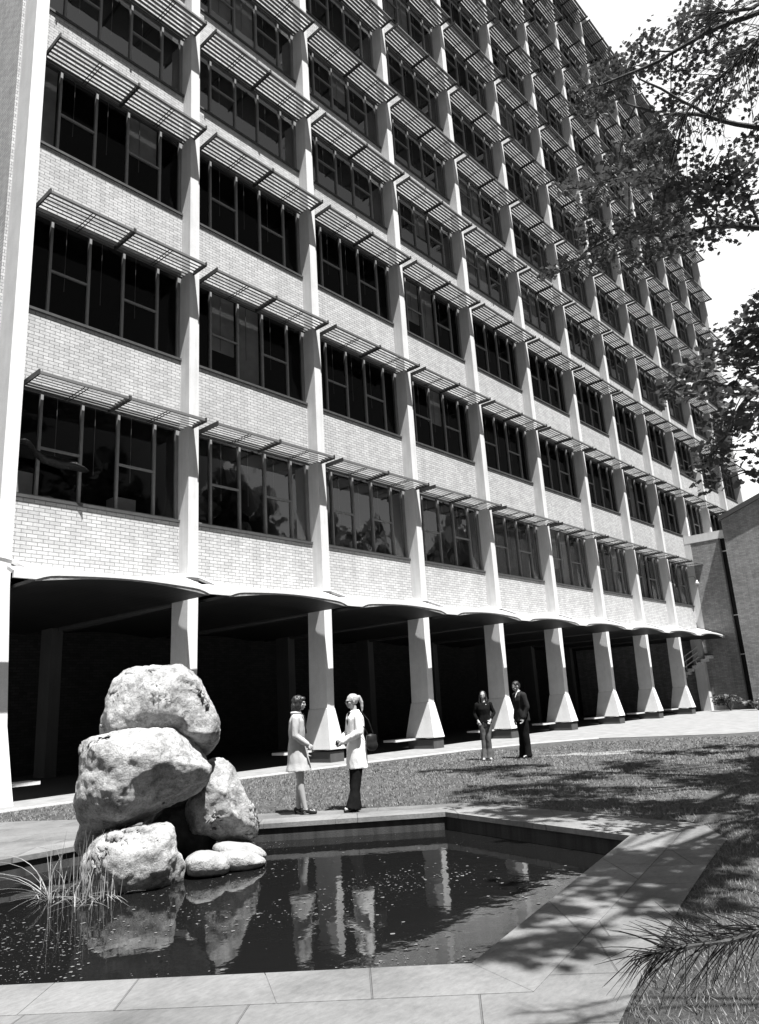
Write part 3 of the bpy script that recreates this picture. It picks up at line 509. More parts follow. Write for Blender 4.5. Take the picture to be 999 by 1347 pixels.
def merged(name, src, places, mats, fn):
    bm = bmesh.new()
    allm = []
    def add(o, off):
        n0 = len(bm.verts); nf = len(bm.faces)
        bm.from_mesh(o.data); bm.verts.ensure_lookup_table(); bm.faces.ensure_lookup_table()
        for v in bm.verts[n0:]: v.co += off
        mt = o.data.materials[0]
        if mt not in allm: allm.append(mt)
        for f in bm.faces[nf:]: f.material_index = allm.index(mt)
    for pl_ in places:
        off = Vector(fn(pl_))
        add(src, off)
        for ch in src.children: add(ch, off)
    me = bpy.data.meshes.new(name); bm.to_mesh(me); bm.free()
    for q in allm: me.materials.append(q)
    o = bpy.data.objects.new(name, me); COL.objects.link(o); o.parent = B; o['kind'] = 'stuff'; return o
pk = [v for q, v in protos.items() if q == (5, 0)][0]
if stuffw:
    merged('window', pk, stuffw, None, lambda q: (q[1] * W, 0, SILL[q[0]])); merged('sunshade', shp, stuffs, None, lambda q: (q[1] * W, 0, ZS[q[0]]))

# loose things at the first-floor window
bm = bmesh.new(); top_ = [(.41, -.30, 7.36), (.50, -.36, 7.40), (.62, -.34, 7.37), (.80, -.26, 7.25), (1.05, -.16, 7.22), (1.4, -.16, 7.20), (1.7, -.26, 7.16), (1.88, -.34, 7.04), (1.95, -.34, 6.94)]
bot_ = [(.41, -.30, 7.27), (.50, -.32, 7.28), (.62, -.28, 7.29), (.80, -.16, 7.14), (1.05, -.08, 7.02), (1.4, -.06, 6.98), (1.7, -.12, 6.98), (1.88, -.26, 6.93), (1.95, -.32, 6.91)]
rings = []
for a, b in zip(top_, bot_):
    r = []
    for q in range(9):
        t = q / 8; p = Vector(a).lerp(Vector(b), t); p.y -= .12 * math.sin(math.pi * t); p += Vector((0, .04, .02)) * noise.noise(p * 6); r.append(p)
    rings.append(r + [p + Vector((0, .012, 0)) for p in reversed(r)])
loftq(bm, rings); tag(obj('torn_blind', bm, M['cloth_black'], None, True), 'torn black sheeting blown out of the lowest window beside the corner pier', 'sheeting')
def carton(loc, s, rz, label):
    bm = bmesh.new(); x, y, z = s; box(bm, -x, x, -y, y, 0, z * 2); t = thing('carton', label, 'box', loc, rz, 'cartons inside the lowest left window')
    obj('carton_body', bm, M['box'], t); b2 = bmesh.new(); box(b2, -x * .98, x * .98, -.03, .03, z * 2 + .001, z * 2 + .006); obj('tape_strip', b2, M['blind'], t)
carton((.72, .5, 6.22), (.3, .2, .33), .05, 'large pale carton seen through the window next to the corner pier')
carton((1.45, .5, 6.22), (.16, .15, .10), .6, 'small tilted pale carton low in the window beneath the torn sheeting')
carton((3.3, .55, 6.22), (.28, .2, .24), .05, 'pale carton behind the fourth pane of the lowest left window')
bm = bmesh.new(); tube(bm, [(41.0, -.5, 7.85), (41.0, -.5, 7.62), (41.0, -.5, 7.5)], [.05, .12, .2], 14); t = thing('wall_lamp', 'small white cone lamp under the last sunshade beside the brick wing', 'lamp'); obj('lamp_shade', bm, M['render'], t, True)
bm = bmesh.new(); tube(bm, [(41.0, 0, 8.0), (41.0, -.4, 8.0), (41.0, -.5, 7.84)], .02, 6); obj('lamp_arm', bm, M['frame'], t)

# ------------------------------------------------------------------ brick wing
WG = thing('brick_wing', 'low brown brick wing with a tall dark slit window at the right end', 'building')
bm = bmesh.new(); box(bm, 41.42, 46, -2.1, 8.3, 0, 4.5); box(bm, 41.42, 46, -2.1, -.002, 4.5, 10.12); obj('low_wall', bm, M['brick_wing'], WG)
bm = bmesh.new(); box(bm, 41.39, 46, -2.6, -.05, 10.125, 10.6); obj('white_coping', bm, M['render'], WG)
bm = bmesh.new(); box(bm, 41.62, 46, -2.7, -2.1, .0, 10.12); obj('slit_window', bm, M['cloth_black'], WG)
sw = WG.children[-1]
for z in (9.3, 5.4, 3.1):
    b = bmesh.new(); box(b, 41.55, 41.615, -2.65, -2.1, z, z + .05); obj('glazing_bar', b, M['concrete'], sw)
b = bmesh.new(); box(b, 41.5, 41.6, -2.14, -2.102, 0, 10.12); obj('frame_edge', b, M['frame'], sw)
bm = bmesh.new(); rings = []
for y in (-2.62, -14.0):
    zt = 11.05 - (y + 2.62) * .35
    rings.append([(40.75, y, 0), (40.75, y, zt), (52, y, zt), (52, y, 0)])
loftq(bm, rings); obj('tall_wall', bm, M['brick_wing'], WG)
bm = bmesh.new(); rings = []
for y in (-2.56, -14.1):
    zt = 11.05 - (y + 2.62) * .35
    rings.append([(40.55, y, zt + .003), (40.55, y, zt + .28), (52, y, zt + .28), (52, y, zt + .003)])
loftq(bm, rings); obj('roof_edge', bm, M['concrete_dark'], WG)
bm = bmesh.new(); box(bm, 41.0, 41.40, -.16, .45, 0, 4.5); obj('end_pillar', bm, M['concrete'], WG)
# stair inside the undercroft
ST = thing('staircase', 'pale stair with handrail rising in the dark undercroft near the wing', 'staircase')
bm = bmesh.new()
for i in range(11, 18): box(bm, 40.75, 41.40, 4.4 - .28 * (i + 1), 4.4 - .28 * i, .17 * i + .12, .17 * (i + 1) + .12)
obj('steps', bm, M['render'], ST)
bm = bmesh.new()
for dz in (.3, .6, .9): tube(bm, [(40.72, 1.5, 1.95 + dz), (40.72, 0, 2.85 + dz)], .035, 6)
for i in range(3): tube(bm, [(40.72, 1.4 - .6 * i, 2.0 + .36 * i), (40.72, 1.4 - .6 * i, 2.95 + .36 * i)], .022, 5)
obj('handrail', bm, M['steel'], ST)

# ------------------------------------------------------------------ boulders
GRP = 'boulders stacked in the pool'
def rock(pts, th, seed, amp=.05, mat='rock', label='', name='boulder', fx=.12):
    P_ = [Vector(p) for p in pts]; c = sum(P_, Vector()) / len(P_)
    nh = Vector((c.x - CP.x, c.y - CP.y, 0)).normalized()      # the way the stone's short axis lies
    # smooth, resampled outline
    n0 = len(P_); dense = []
    for i in range(n0):
        p0, p1, p2, p3 = P_[i - 1], P_[i], P_[(i + 1) % n0], P_[(i + 2) % n0]
        for q in range(8):
            t = q / 8; dense.append(.5 * ((2 * p1) + (p2 - p0) * t + (2 * p0 - 5 * p1 + 4 * p2 - p3) * t * t + (3 * p1 - p0 - 3 * p2 + p3) * t ** 3))
    rings = []; NS = 26
    for k_ in range(1, NS):
        a = math.pi * k_ / NS; t = -math.cos(a); s = math.sin(a) ** .62
        sh_ = Vector((0, 0, -fx * th * t)) if t < 0 else Vector((0, 0, -.05 * th * t))
        rings.append([c + (p - c) * s + nh * (t * th) + sh_ for p in dense])
    bm = bmesh.new(); loftq(bm, rings)
    bmesh.ops.recalc_face_normals(bm, faces=bm.faces[:])
    me = bpy.data.meshes.new(name); bm.to_mesh(me); bm.free()
    o = bpy.data.objects.new(name, me); COL.objects.link(o)
    md = o.modifiers.new('r', 'REMESH'); md.mode = 'VOXEL'; md.voxel_size = .022
    dg = bpy.context.evaluated_depsgraph_get(); m2 = bpy.data.meshes.new_from_object(o.evaluated_get(dg)); bpy.data.objects.remove(o)
    rf = random.Random(seed)
    if mat == 'rock' or mat == 'rock_dark':       # broken faces: flatten the stone against a few planes
        for _ in range(4 if fx == .15 else 7):
            n_ = (Vector((rf.gauss(0, .55), rf.gauss(0, .55), rf.gauss(.15, .5))) - nh * rf.uniform(.35, 1.1)).normalized()
            mx_ = max(v.co.dot(n_) for v in m2.vertices); mn_ = min(v.co.dot(n_) for v in m2.vertices); cut = mx_ - (mx_ - mn_) * rf.uniform(.03, .07)
            for v in m2.vertices:
                d_ = v.co.dot(n_) - cut
                if d_ > 0: v.co -= n_ * d_ * .9
        m2.update()
    for v in m2.vertices:
        q = v.co * 1.0; sd = Vector((seed, seed * 2.1, 0))
        d = noise.fractal(q * 2.2 + sd, 1.0, 2.0, 4) * amp
        # chipped planes: a cellular field gives flat facets with ridges between them
        vd = noise.voronoi(q * 2.6 + sd)[0]; d += (vd[0] - .35) * amp * .3
        d += noise.fractal(q * 11 + sd, 1.0, 2.0, 4) * amp * .22
        v.co = q + v.normal * d
    for p in m2.polygons: p.use_smooth = True
    m2.materials.clear(); m2.materials.append(M[mat]); m2.name = name
    # origin to the stone
    m2.transform(Matrix.Translation(-c)); o = bpy.data.objects.new(name, m2); o.location = c; COL.objects.link(o)
    return tag(o, label, 'boulder' if name == 'boulder' else 'stone', GRP)
RL = {'top': 'topmost tall rounded pale boulder of the stack in the pool', 'mid': 'widest pale pitted boulder, overhanging in the middle of the stack',
      'right': 'pale boulder leaning at the right of the stack beside the pool rim', 'bottom': 'front pale boulder at the foot of the stack, standing in the water behind the reeds',
      'prop': 'small shaded stone at the left, under the widest boulder', 'back': 'dark shaded boulder hidden behind, between the front boulder and the leaning one', 'nub': 'small rough stone poking out at the right of the topmost boulder',
      'flata': 'low smooth stone in the water nearest the front boulder', 'flatb': 'low smooth stone reaching furthest right into the water', 'flatc': 'low smooth stone lying behind the other two at the foot of the leaning boulder'}
for i, (k_, (pts, th)) in enumerate(ROCKS.items()):
    fl = k_.startswith('flat')
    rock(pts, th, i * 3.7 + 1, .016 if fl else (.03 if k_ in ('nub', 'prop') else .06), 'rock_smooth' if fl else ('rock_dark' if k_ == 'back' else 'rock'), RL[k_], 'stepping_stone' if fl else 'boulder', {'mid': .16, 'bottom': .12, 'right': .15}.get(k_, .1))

# ------------------------------------------------------------------ reeds
def blade(bm, p, a, lean, h, wd, droop, n=7, tw=0):
    p = Vector(p); pts = []; d = Vector((math.cos(a), math.sin(a), 0)); s = Vector((-d.y, d.x, 0))
    for i in range(n + 1):
        t = i / n; pts.append(p + d * (lean * t + droop * t ** 3) + Vector((0, 0, h * (t - .5 * (droop / max(h, .01)) * t ** 3))))
    prev = None
    for i, q in enumerate(pts):
        w_ = wd * (1 - (i / n) ** 1.6) + .0006; l, r = bm.verts.new(q - s * w_), bm.verts.new(q + s * w_)
        if prev: bm.faces.new((prev[0], prev[1], r, l))
        prev = (l, r)
rr = random.Random(3)
def reeds(cx, cy, n, label, hh=(.25, .6), spread=.28):
    bm = bmesh.new()
    for _ in range(n):
        a = rr.uniform(0, 6.28); q = spread * rr.random() ** .6; p = (cx + q * math.cos(a), cy + q * math.sin(a), WZ - .03)
        dead = rr.random() < .45
        if dead: blade(bm, p, rr.uniform(0, 6.28), rr.uniform(.05, .22), rr.uniform(.1, .28), rr.uniform(.003, .006), rr.uniform(.15, .4))
        else: blade(bm, p, rr.uniform(0, 6.28), rr.uniform(0, .12), rr.uniform(*hh), rr.uniform(.003, .0055), rr.uniform(0, .14))
    return tag(obj('reed_clump', bm, M['reed']), label, 'reeds', 'reed clumps in the pool')
reeds(-1.86, -8.42, 75, 'thick clump of dry reeds growing in the water in front of the front boulder', (.25, .7), .26)
reeds(-1.98, -8.02, 55, 'sparser tall reed clump left of the front boulder, nearer the frame edge', (.3, .75), .2)
bm = bmesh.new()
for a, ln, h in ((2.3, .35, .6), (2.6, .6, .5), (2.0, .5, .42), (2.9, .5, .35), (1.8, .4, .6), (2.2, .7, .5)): blade(bm, (-2.05, -7.95, WZ), a, ln, h, .007, .45)
tag(obj('reed_clump', bm, M['reed']), 'few long arching reed blades bending left over the water', 'reeds', 'reed clumps in the pool')

# ------------------------------------------------------------------ trees
tr = random.Random(8)
LEAF = [(0, 0), (.30, .10), (.50, .30), (.34, .42), (.42, .78), (.16, .70), (0, 1.0), (-.16, .70), (-.42, .78), (-.34, .42), (-.50, .30), (-.30, .10)]
def leaf(bm, p, s):
    n = Vector((tr.gauss(0, .6), tr.gauss(0, .6), .55 + tr.random())).normalized(); a = n.cross(Vector((tr.random() - .5, tr.random() - .5, tr.random() - .5))).normalized(); b = n.cross(a)
    cu = tr.uniform(-.25, .25)
    lf = [bm.verts.new(p + (a * x + b * y) * s + n * (s * cu * (x * x * 2 + (y - .5) ** 2))) for x, y in LEAF[1:6]]; rt = [bm.verts.new(p + (a * x + b * y) * s + n * (s * cu * (x * x * 2 + (y - .5) ** 2))) for x, y in LEAF[7:12]]
    c0, c1 = bm.verts.new(p), bm.verts.new(p + b * s)
    bm.faces.new([c0] + lf + [c1]); bm.faces.new([c1] + rt + [c0])
def cluster(bm, tw, c, r, dens, s0, s1, flat=.6):
    c = Vector(c); n = int(dens * (r / .35) ** 2)
    # sprays of leaves on little twigs leave holes between them
    k_ = max(3, int(n / 9))
    for _ in range(k_):
        d = Vector((tr.gauss(0, 1), tr.gauss(0, 1), tr.gauss(0, flat))).normalized() * r * tr.random() ** .45
        q = c + Vector((d.x, d.y, d.z * flat))
        if tw is not None and tr.random() < .5: tube(tw, [c + (q - c) * .1, c + (q - c) * .6 + Vector((0, 0, .02)), q], [.007, .005, .002], 4)
        for _ in range(9):
            leaf(bm, q + Vector((tr.gauss(0, .075), tr.gauss(0, .075), tr.gauss(0, .05))), tr.uniform(s0, s1))
T1 = thing('broadleaf_tree', 'tall broad-leaved tree whose leafy boughs hang in from the upper right', 'tree', (6.6, -16.4, 0))
off = Vector((6.6, -16.4, 0))
def part(name, bm, mat, parent, o_, smooth=False):
    for v in bm.verts: v.co -= o_
    return obj(name, bm, mat, parent, smooth)
bm = bmesh.new(); hub = Vector((6.2, -16.2, 6)); tube(bm, [(6.6, -16.4, -.1), (6.55, -16.4, 1), (6.4, -16.3, 3.5), hub, (5.9, -16.2, 10), (5.7, -16.0, 15), (5.6, -15.9, 20)], [.38, .3, .26, .23, .17, .1, .04], 10)
part('trunk', bm, M['bark'], T1, off, True)
bm = bmesh.new()
def wob(pts, amp=.06):
    out = []
    for a, b in zip(pts, pts[1:]):
        a, b = Vector(a), Vector(b)
        for q in range(4):
            p = a.lerp(b, q / 4); out.append(p + Vector((noise.noise(p * 2), noise.noise(p * 2 + Vector((5, 0, 0))), noise.noise(p * 2 + Vector((0, 9, 0))))) * amp)
    out.append(Vector(pts[-1])); return out
LA = []
for i, L_ in enumerate(LIMBS_A):
    pts = ([hub + Vector((0, 0, i * .8))] if i in (0, 1, 2) else []) + [Vector(q) for q in L_]
    w_ = wob(pts); r0 = .045 if i < 3 else .018; tube(bm, w_, [r0 * (1 - .9 * (q / len(w_))) ** 1 + .006 for q in range(len(w_))], 7); LA += w_
for c in CROWN_A:
    c = Vector(c[:3]); q = min(LA, key=lambda v: (v - c).length); md_ = q.lerp(c, .5) + Vector((0, 0, .05)); tube(bm, wob([q, md_, c], .04), [.012] * 4 + [.008] * 4 + [.005], 5)
tw = bm; bm = bmesh.new()
for x, y, z, r in CROWN_A: cluster(bm, tw, (x, y, z), r * 1.0, 160, .05, .088)
part('leaves', bm, M['leaf'], T1, off); part('limbs', tw, M['bark'], T1, off)
bm = bmesh.new(); tw = bmesh.new(); lb = bmesh.new()
for x, y, z, r in CROWN_C:
    if tr.random() < .25: continue
    cluster(bm, None, (x, y, z), r, 62, .10, .16)
axis = [Vector((6.4, -16.3, 4)), hub, Vector((5.9, -16.2, 10)), Vector((5.7, -16, 15)), Vector((5.6, -15.9, 20))]
for c in CROWN_C:
    if tr.random() < .3:
        c = Vector(c[:3]); q = min(axis, key=lambda v: abs(v.z - c.z + 2.5))
        mid = q.lerp(c, .5) + Vector((0, 0, .5)); pr_ = [proj(q.lerp(mid, t)) for t in (.3, .6, 1)] + [proj(mid.lerp(c, t)) for t in (.3, .6)]
        if any(p_[2] > 0 and -20 < p_[0] < 1015 and -20 < p_[1] < 1360 for p_ in pr_): continue
        tube(lb, wob([q, mid, c], .15), [.06] * 4 + [.03] * 4 + [.012], 5)
part('upper_leaves', bm, M['leaf'], T1, off); part('upper_limbs', lb, M['bark'], T1, off)
o2 = Vector((6.9, -14.5, 0))
T2 = thing('broadleaf_tree', 'smaller broad-leaved tree whose dark low sprigs hang at the right edge above the wing', 'tree', o2)
bm = bmesh.new(); hb = Vector((6.6, -14.5, 4.2)); tube(bm, [(6.9, -14.5, -.1), (6.8, -14.5, 2), hb, (6.4, -14.7, 7)], [.16, .12, .09, .04], 9); part('trunk', bm, M['bark'], T2, o2, True)
bm = bmesh.new(); LB = []
for i, L_ in enumerate(LIMBS_B):
    pts = ([hb] if i != 1 else []) + [Vector(q) for q in L_]; w_ = wob(pts, .05); tube(bm, w_, [.035 * (1 - .9 * (q / len(w_))) + .005 for q in range(len(w_))], 6); LB += w_
for c in CROWN_B:
    c = Vector(c[:3]); q = min(LB, key=lambda v: (v - c).length); tube(bm, wob([q, c], .03), .006, 5)
tw = bm; bm = bmesh.new()
for x, y, z, r in CROWN_B: cluster(bm, tw, (x, y, z), r * 1.4, 150, .06, .10)
part('leaves', bm, M['leaf'], T2, o2); part('limbs', tw, M['bark'], T2, o2)
# pine: trunk beside the camera, one low bough and two high ones reaching into view
o3 = Vector((-1.1, -17.3, 0)); T3 = thing('pine_tree', 'long-needled pine whose boughs reach in at the right edge, one low over the grass', 'tree', o3)
bm = bmesh.new(); tube(bm, [(-1.1, -17.3, -.1), (-1.1, -17.2, 1.5), (-1.15, -17.2, 4), (-1.1, -17.3, 7)], [.17, .14, .11, .05], 10); part('trunk', bm, M['bark'], T3, o3, True)
def needles(bm, pts, ln, dens, tip=True, drop=.25):
    pts = [Vector(p) for p in pts]
    for a, b in zip(pts, pts[1:]):
        ax = (b - a).normalized(); n = int(dens * (b - a).length)
        for _ in range(n):
            p = a.lerp(b, tr.random()); v = Vector((tr.gauss(0, 1), tr.gauss(0, 1), tr.gauss(0, 1))); v = (v - ax * v.dot(ax)).normalized()
            d = (ax * tr.uniform(.55, 1.2) + v * tr.uniform(.5, 1)).normalized(); L_ = ln * tr.uniform(.6, 1.1); q = []
            bend = Vector((tr.gauss(0, .05), tr.gauss(0, .05), -drop * tr.uniform(.3, 1))) * L_
            for s_ in range(5): t = s_ / 4; q.append(p + d * L_ * t + bend * t * t)
            tube(bm, q, [.0017, .0017, .0015, .0012, .0005], 3)
    a, b = pts[-2:]; ax = (b - a).normalized()
    for _ in range(26):
        d = (ax + Vector((tr.gauss(0, .45), tr.gauss(0, .45), tr.gauss(0, .45)))).normalized(); L_ = ln * tr.uniform(.5, 1); tube(bm, [b, b + d * L_ * .5, b + d * L_ + Vector((0, 0, -.04))], [.0013, .0012, .0004], 3)
bn = bmesh.new(); bl = bmesh.new()
pl_ = [Vector((-1.15, -17.2, 1.3)), Vector((-1.9, -16.4, 1.0))] + [Vector(p) for p in PINE_LOW[0:]]
tube(bl, pl_, [.03, .022] + [.012 - .0012 * i for i in range(len(PINE_LOW))], 6); needles(bn, PINE_LOW, .19, 300); obj_b = part('bough', bl, M['bark'], T3, o3)
for k_, P_ in enumerate(PINE_UP):
    pl_ = [Vector((-1.15, -17.2, 4.3 + k_ * .3)), Vector((-2.0, -16.5, 4.1))] + [Vector(p) for p in P_]
    bl = bmesh.new(); tube(bl, pl_, [.03, .02] + [.010 - .001 * i for i in range(len(P_))], 6); part('bough', bl, M['bark'], T3, o3); needles(bn, P_, .27, 150 if k_ == 0 else 80, drop=.5)
part('needles', bn, M['needle'], T3, o3)
# shrub at the foot of the wing
def shrub(loc, r, label, n=260):
    t = thing('shrub', label, 'shrub', loc); bm = bmesh.new(); st = bmesh.new()
    for i in range(9):
        a = tr.uniform(0, 6.28); e = Vector((r * .7 * math.cos(a), r * .7 * math.sin(a), r * tr.uniform(.5, 1.1))); tube(st, [(0, 0, 0), e * .5 + Vector((0, 0, .1)), e], [.02, .014, .006], 5)
        cluster(bm, None, e, r * .45, n * .25, .12, .2)
    obj('stems', st, M['bark'], t); obj('leaves', bm, M['leaf'], t)
shrub((39.8, -1.6, 0), .75, 'low dark shrub at the foot of the slit window of the wing')
shrub((38.9, -3.3, 0), .55, 'spiky shrub by the wing wall at the right edge of the picture')

# ------------------------------------------------------------------ people
def remesh(bm, vox, sm=3, name='x'):
    me = bpy.data.meshes.new(name); bmesh.ops.recalc_face_normals(bm, faces=bm.faces[:]); bm.to_mesh(me); bm.free()
    o = bpy.data.objects.new(name, me); COL.objects.link(o)
    md = o.modifiers.new('r', 'REMESH'); md.mode = 'VOXEL'; md.voxel_size = vox
    if sm: s = o.modifiers.new('s', 'SMOOTH'); s.iterations = sm; s.factor = .5
    dg = bpy.context.evaluated_depsgraph_get(); m2 = bpy.data.meshes.new_from_object(o.evaluated_get(dg)); bpy.data.objects.remove(o); bpy.data.meshes.remove(me)
    for p in m2.polygons: p.use_smooth = True
    return m2
def cap(bm, a, b, ra, rb):
    a, b = Vector(a), Vector(b); d = b - a
    for p, r in ((a, ra), (b, rb)): bmesh.ops.create_icosphere(bm, subdivisions=2, radius=r, matrix=Matrix.Translation(p))
    if d.length > 1e-4:
        bmesh.ops.create_cone(bm, cap_ends=True, segments=16, radius1=ra, radius2=rb, depth=d.length, matrix=Matrix.Translation((a + b) / 2) @ d.to_track_quat('Z', 'Y').to_matrix().to_4x4())
def ell(bm, c, s, rot=(0, 0, 0)):
    from mathutils import Euler
    bmesh.ops.create_icosphere(bm, subdivisions=3, radius=1, matrix=Matrix.Translation(c) @ Euler(rot).to_matrix().to_4x4() @ Matrix.Diagonal((*s, 1)))
def rings(bm, L_, n=24, pw=2.4):
    rs = []
    for cx, cy, cz, rx, ry in L_:
        r = []
        for q in range(n):
            t = 2 * math.pi * q / n; c, s = math.cos(t), math.sin(t)
            r.append((cx + rx * math.copysign(abs(c) ** (2 / pw), c), cy + ry * math.copysign(abs(s) ** (2 / pw), s), cz))
        rs.append(r)
    loftq(bm, rs)
def hand(bm, wrist, el_, curl=.5, side=1):
    w_ = Vector(wrist); d = (w_ - Vector(el_)).normalized(); lat = d.cross(Vector((0, 1, 0)) if abs(d.y) < .8 else Vector((0, 0, 1))).normalized(); n_ = d.cross(lat).normalized() * side
    cap(bm, w_ + d * .02, w_ + d * .07, .026, .034)
    for i, ln in enumerate((.062, .072, .068, .052)):
        b0 = w_ + d * .085 + lat * (.0275 - .0185 * i); d1 = (d + n_ * curl * .5).normalized(); d2 = (d + n_ * curl * 1.6).normalized()
        cap(bm, w_ + d * .05 + lat * (.022 - .015 * i), b0, .0105, .0095); cap(bm, b0, b0 + d1 * ln * .5, .0095, .0088); cap(bm, b0 + d1 * ln * .5, b0 + d1 * ln * .5 + d2 * ln * .5, .0088, .0075)
    t0 = w_ + d * .03 + lat * .026; t1 = t0 + (d * .6 + lat * .7 + n_ * .3).normalized() * .038; cap(bm, t0, t1, .012, .0105); cap(bm, t1, t1 + (d + n_ * .5).normalized() * .03, .0105, .008)
def make_head(bm, c, pitch=0, yaw=0):
    Q = Matrix.Translation(c) @ Matrix.Rotation(yaw, 4, 'Z') @ Matrix.Rotation(pitch, 4, 'X')
    def E_(p, s): bmesh.ops.create_icosphere(bm, subdivisions=3, radius=1, matrix=Q @ Matrix.Translation(p) @ Matrix.Diagonal((*s, 1)))
    E_((0, -.012, .025), (.073, .090, .085)); E_((0, .018, -.03), (.056, .064, .068)); E_((0, .055, -.072), (.028, .024, .024))
    E_((0, .088, -.012), (.011, .014, .024)); E_((0, .093, -.025), (.014, .013, .010)); E_((0, .074, .022), (.05, .016, .010)); E_((.036, .062, -.02), (.018, .014, .016)); E_((-.036, .062, -.02), (.018, .014, .016))
    E_((0, .078, -.052), (.02, .012, .010))
    for s in (1, -1): E_((s * .072, -.005, -.005), (.010, .018, .030))
    return Q
def face_parts(Q, parent, glasses=False):
    def loc(p): return Q @ Vector(p)
    for s in (1, -1):
        b = bmesh.new(); bmesh.ops.create_icosphere(b, subdivisions=2, radius=.0105, matrix=Matrix.Translation(loc((s * .029, .0735, .004)))); obj('eye', b, M['eye'], parent, True)
    b = bmesh.new(); bmesh.ops.create_icosphere(b, subdivisions=2, radius=1, matrix=Q @ Matrix.Translation((0, .089, -.052)) @ Matrix.Diagonal((.021, .006, .006, 1))); obj('lips', b, M['lip'], parent, True)
    if glasses:
        b = bmesh.new()
        for s in (1, -1):
            bmesh.ops.create_icosphere(b, subdivisions=2, radius=1, matrix=Q @ Matrix.Translation((s * .033, .088, .006)) @ Matrix.Diagonal((.028, .006, .021, 1)))
            cap(b, loc((s * .06, .08, .01)), loc((s * .076, -.0, .01)), .003, .003)
        cap(b, loc((-.01, .092, .012)), loc((.01, .092, .012)), .004, .004); obj('sunglasses', b, M['eye'], parent, True)
def person(label, loc, face, H, pose, group):
    rz = math.atan2(-face[0], face[1]); t = thing('person', label, 'person', (loc[0], loc[1], 0), rz, group); k = H / 1.70; t.scale = (k, k, k)
    J = dict(sh=1.40, hip=.90, shx=.165, hipx=.085, lean=0, headp=0, heady=0, head=(0, .03, 1.585), male=False)
    J.update(pose); sw_ = J['shx']
    bm = bmesh.new(); ln = J['lean']
    rings(bm, [(0, 0, .84, .13, .09), (0, 0, .93, .155, .11), (0, ln * .3, 1.08, .122, .092), (0, ln * .7, 1.25, .15, .115), (0, ln, 1.36, .155, .095), (0, ln, 1.43, .06, .055)])
    hc = Vector(J['head']); cap(bm, (0, ln, 1.40), (hc.x, hc.y - .025, hc.z - .07), .052, .047)
    Q = make_head(bm, hc, J['headp'], J['heady'])
    arms = J['arms']; legs = J['legs']
    for s, (el_, wr, curl) in zip((1, -1), arms):
        shd = Vector((s * sw_, ln, J['sh'] - .03)); cap(bm, shd, el_, .046, .036); cap(bm, el_, wr, .036, .024); hand(bm, wr, el_, curl, s)
    for s, (kn, an, toe) in zip((1, -1), legs):
        hp = Vector((s * J['hipx'], 0, J['hip'])); cap(bm, hp, kn, .082, .052); md_ = Vector(kn).lerp(Vector(an), .3) + Vector((0, -.012, 0)); cap(bm, kn, md_, .050, .052); cap(bm, md_, an, .052, .033)
        a, b = Vector(an), Vector(an) + Vector((toe[0], toe[1], -.045)); cap(bm, a + Vector((0, -.02, -.03)), b, .034, .026)
    body = obj('body', remesh(bm, .0085, 2), M['skin'], t, True)
    face_parts(Q, body, J.get('glasses', False))
    return t, J, Q
def garment(name, t, mat, fn, vox=.012, sm=4):
    bm = bmesh.new(); fn(bm); me = remesh(bm, vox, sm)
    sd = Vector((len(name), t.location.x, 3)); amt = .010
    for v in me.vertices:                       # folds hang down the cloth
        q = v.co; f_ = noise.fractal(Vector((q.x * 13, q.y * 13, q.z * 3.2)) + sd, 1, 2, 3); h_ = noise.noise(q * 7 + sd)
        v.co = q + v.normal * (amt * f_ + .006 * h_)
    return obj(name, me, M[mat], t, True)
def shoe(t, an, toe, mat, heel=.0):
    bm = bmesh.new(); a = Vector(an); d = Vector((toe[0], toe[1], 0)).normalized(); b = a + Vector((toe[0], toe[1], 0)); z0 = .0
    h0 = Vector((a.x, a.y, 0)) - d * .035; t0 = Vector((b.x, b.y, 0)) + d * .02
    cap(bm, h0 + Vector((0, 0, .034 + heel)), t0 + Vector((0, 0, .026)), .036, .026); cap(bm, h0 + d * .1 + Vector((0, 0, .03 + heel * .5)), t0 - d * .03 + Vector((0, 0, .028)), .040, .036)
    if heel: cap(bm, h0 + Vector((0, 0, .012)), h0 + Vector((0, 0, .03 + heel)), .014, .022)
    me = remesh(bm, .008, 2)
    for v in me.vertices:
        if v.co.z < .002: v.co.z = .002
    return obj('shoe', me, M[mat], t, True)
def sleeves(bm, J, r=(.062, .052, .044), stop=1.0):
    for s, (el_, wr, c) in zip((1, -1), J['arms']):
        shd = Vector((s * (J['shx'] + .002), J['lean'], J['sh'] - .035)); el2 = Vector(el_); wr2 = el2.lerp(Vector(wr), stop); cap(bm, shd, el2, r[0], r[1]); cap(bm, el2, wr2, r[1], r[2])
def trousers(bm, J, r=(.10, .066, .062, .085), waist=1.0):
    rings(bm, [(0, 0, .80, .13, .09), (0, 0, .92, .155, .112), (0, 0, waist, .13, .095)])
    for s, (kn, an, toe) in zip((1, -1), J['legs']):
        hp = Vector((s * J['hipx'], 0, J['hip'] - .03)); kn, an = Vector(kn), Vector(an); cap(bm, hp, kn, r[0], r[1]); cap(bm, kn, kn.lerp(an, .5), r[1], r[2])
        a1 = Vector((an.x, an.y + .02, .035)); m_ = kn.lerp(an, .5); bmesh.ops.create_cone(bm, cap_ends=True, segments=18, radius1=r[3], radius2=r[2], depth=(m_ - a1).length, matrix=Matrix.Translation((m_ + a1) / 2) @ (m_ - a1).to_track_quat('Z', 'Y').to_matrix().to_4x4())
def QE(bm, Q, p, s): bmesh.ops.create_icosphere(bm, subdivisions=3, radius=1, matrix=Q @ Matrix.Translation(p) @ Matrix.Diagonal((*s, 1)))

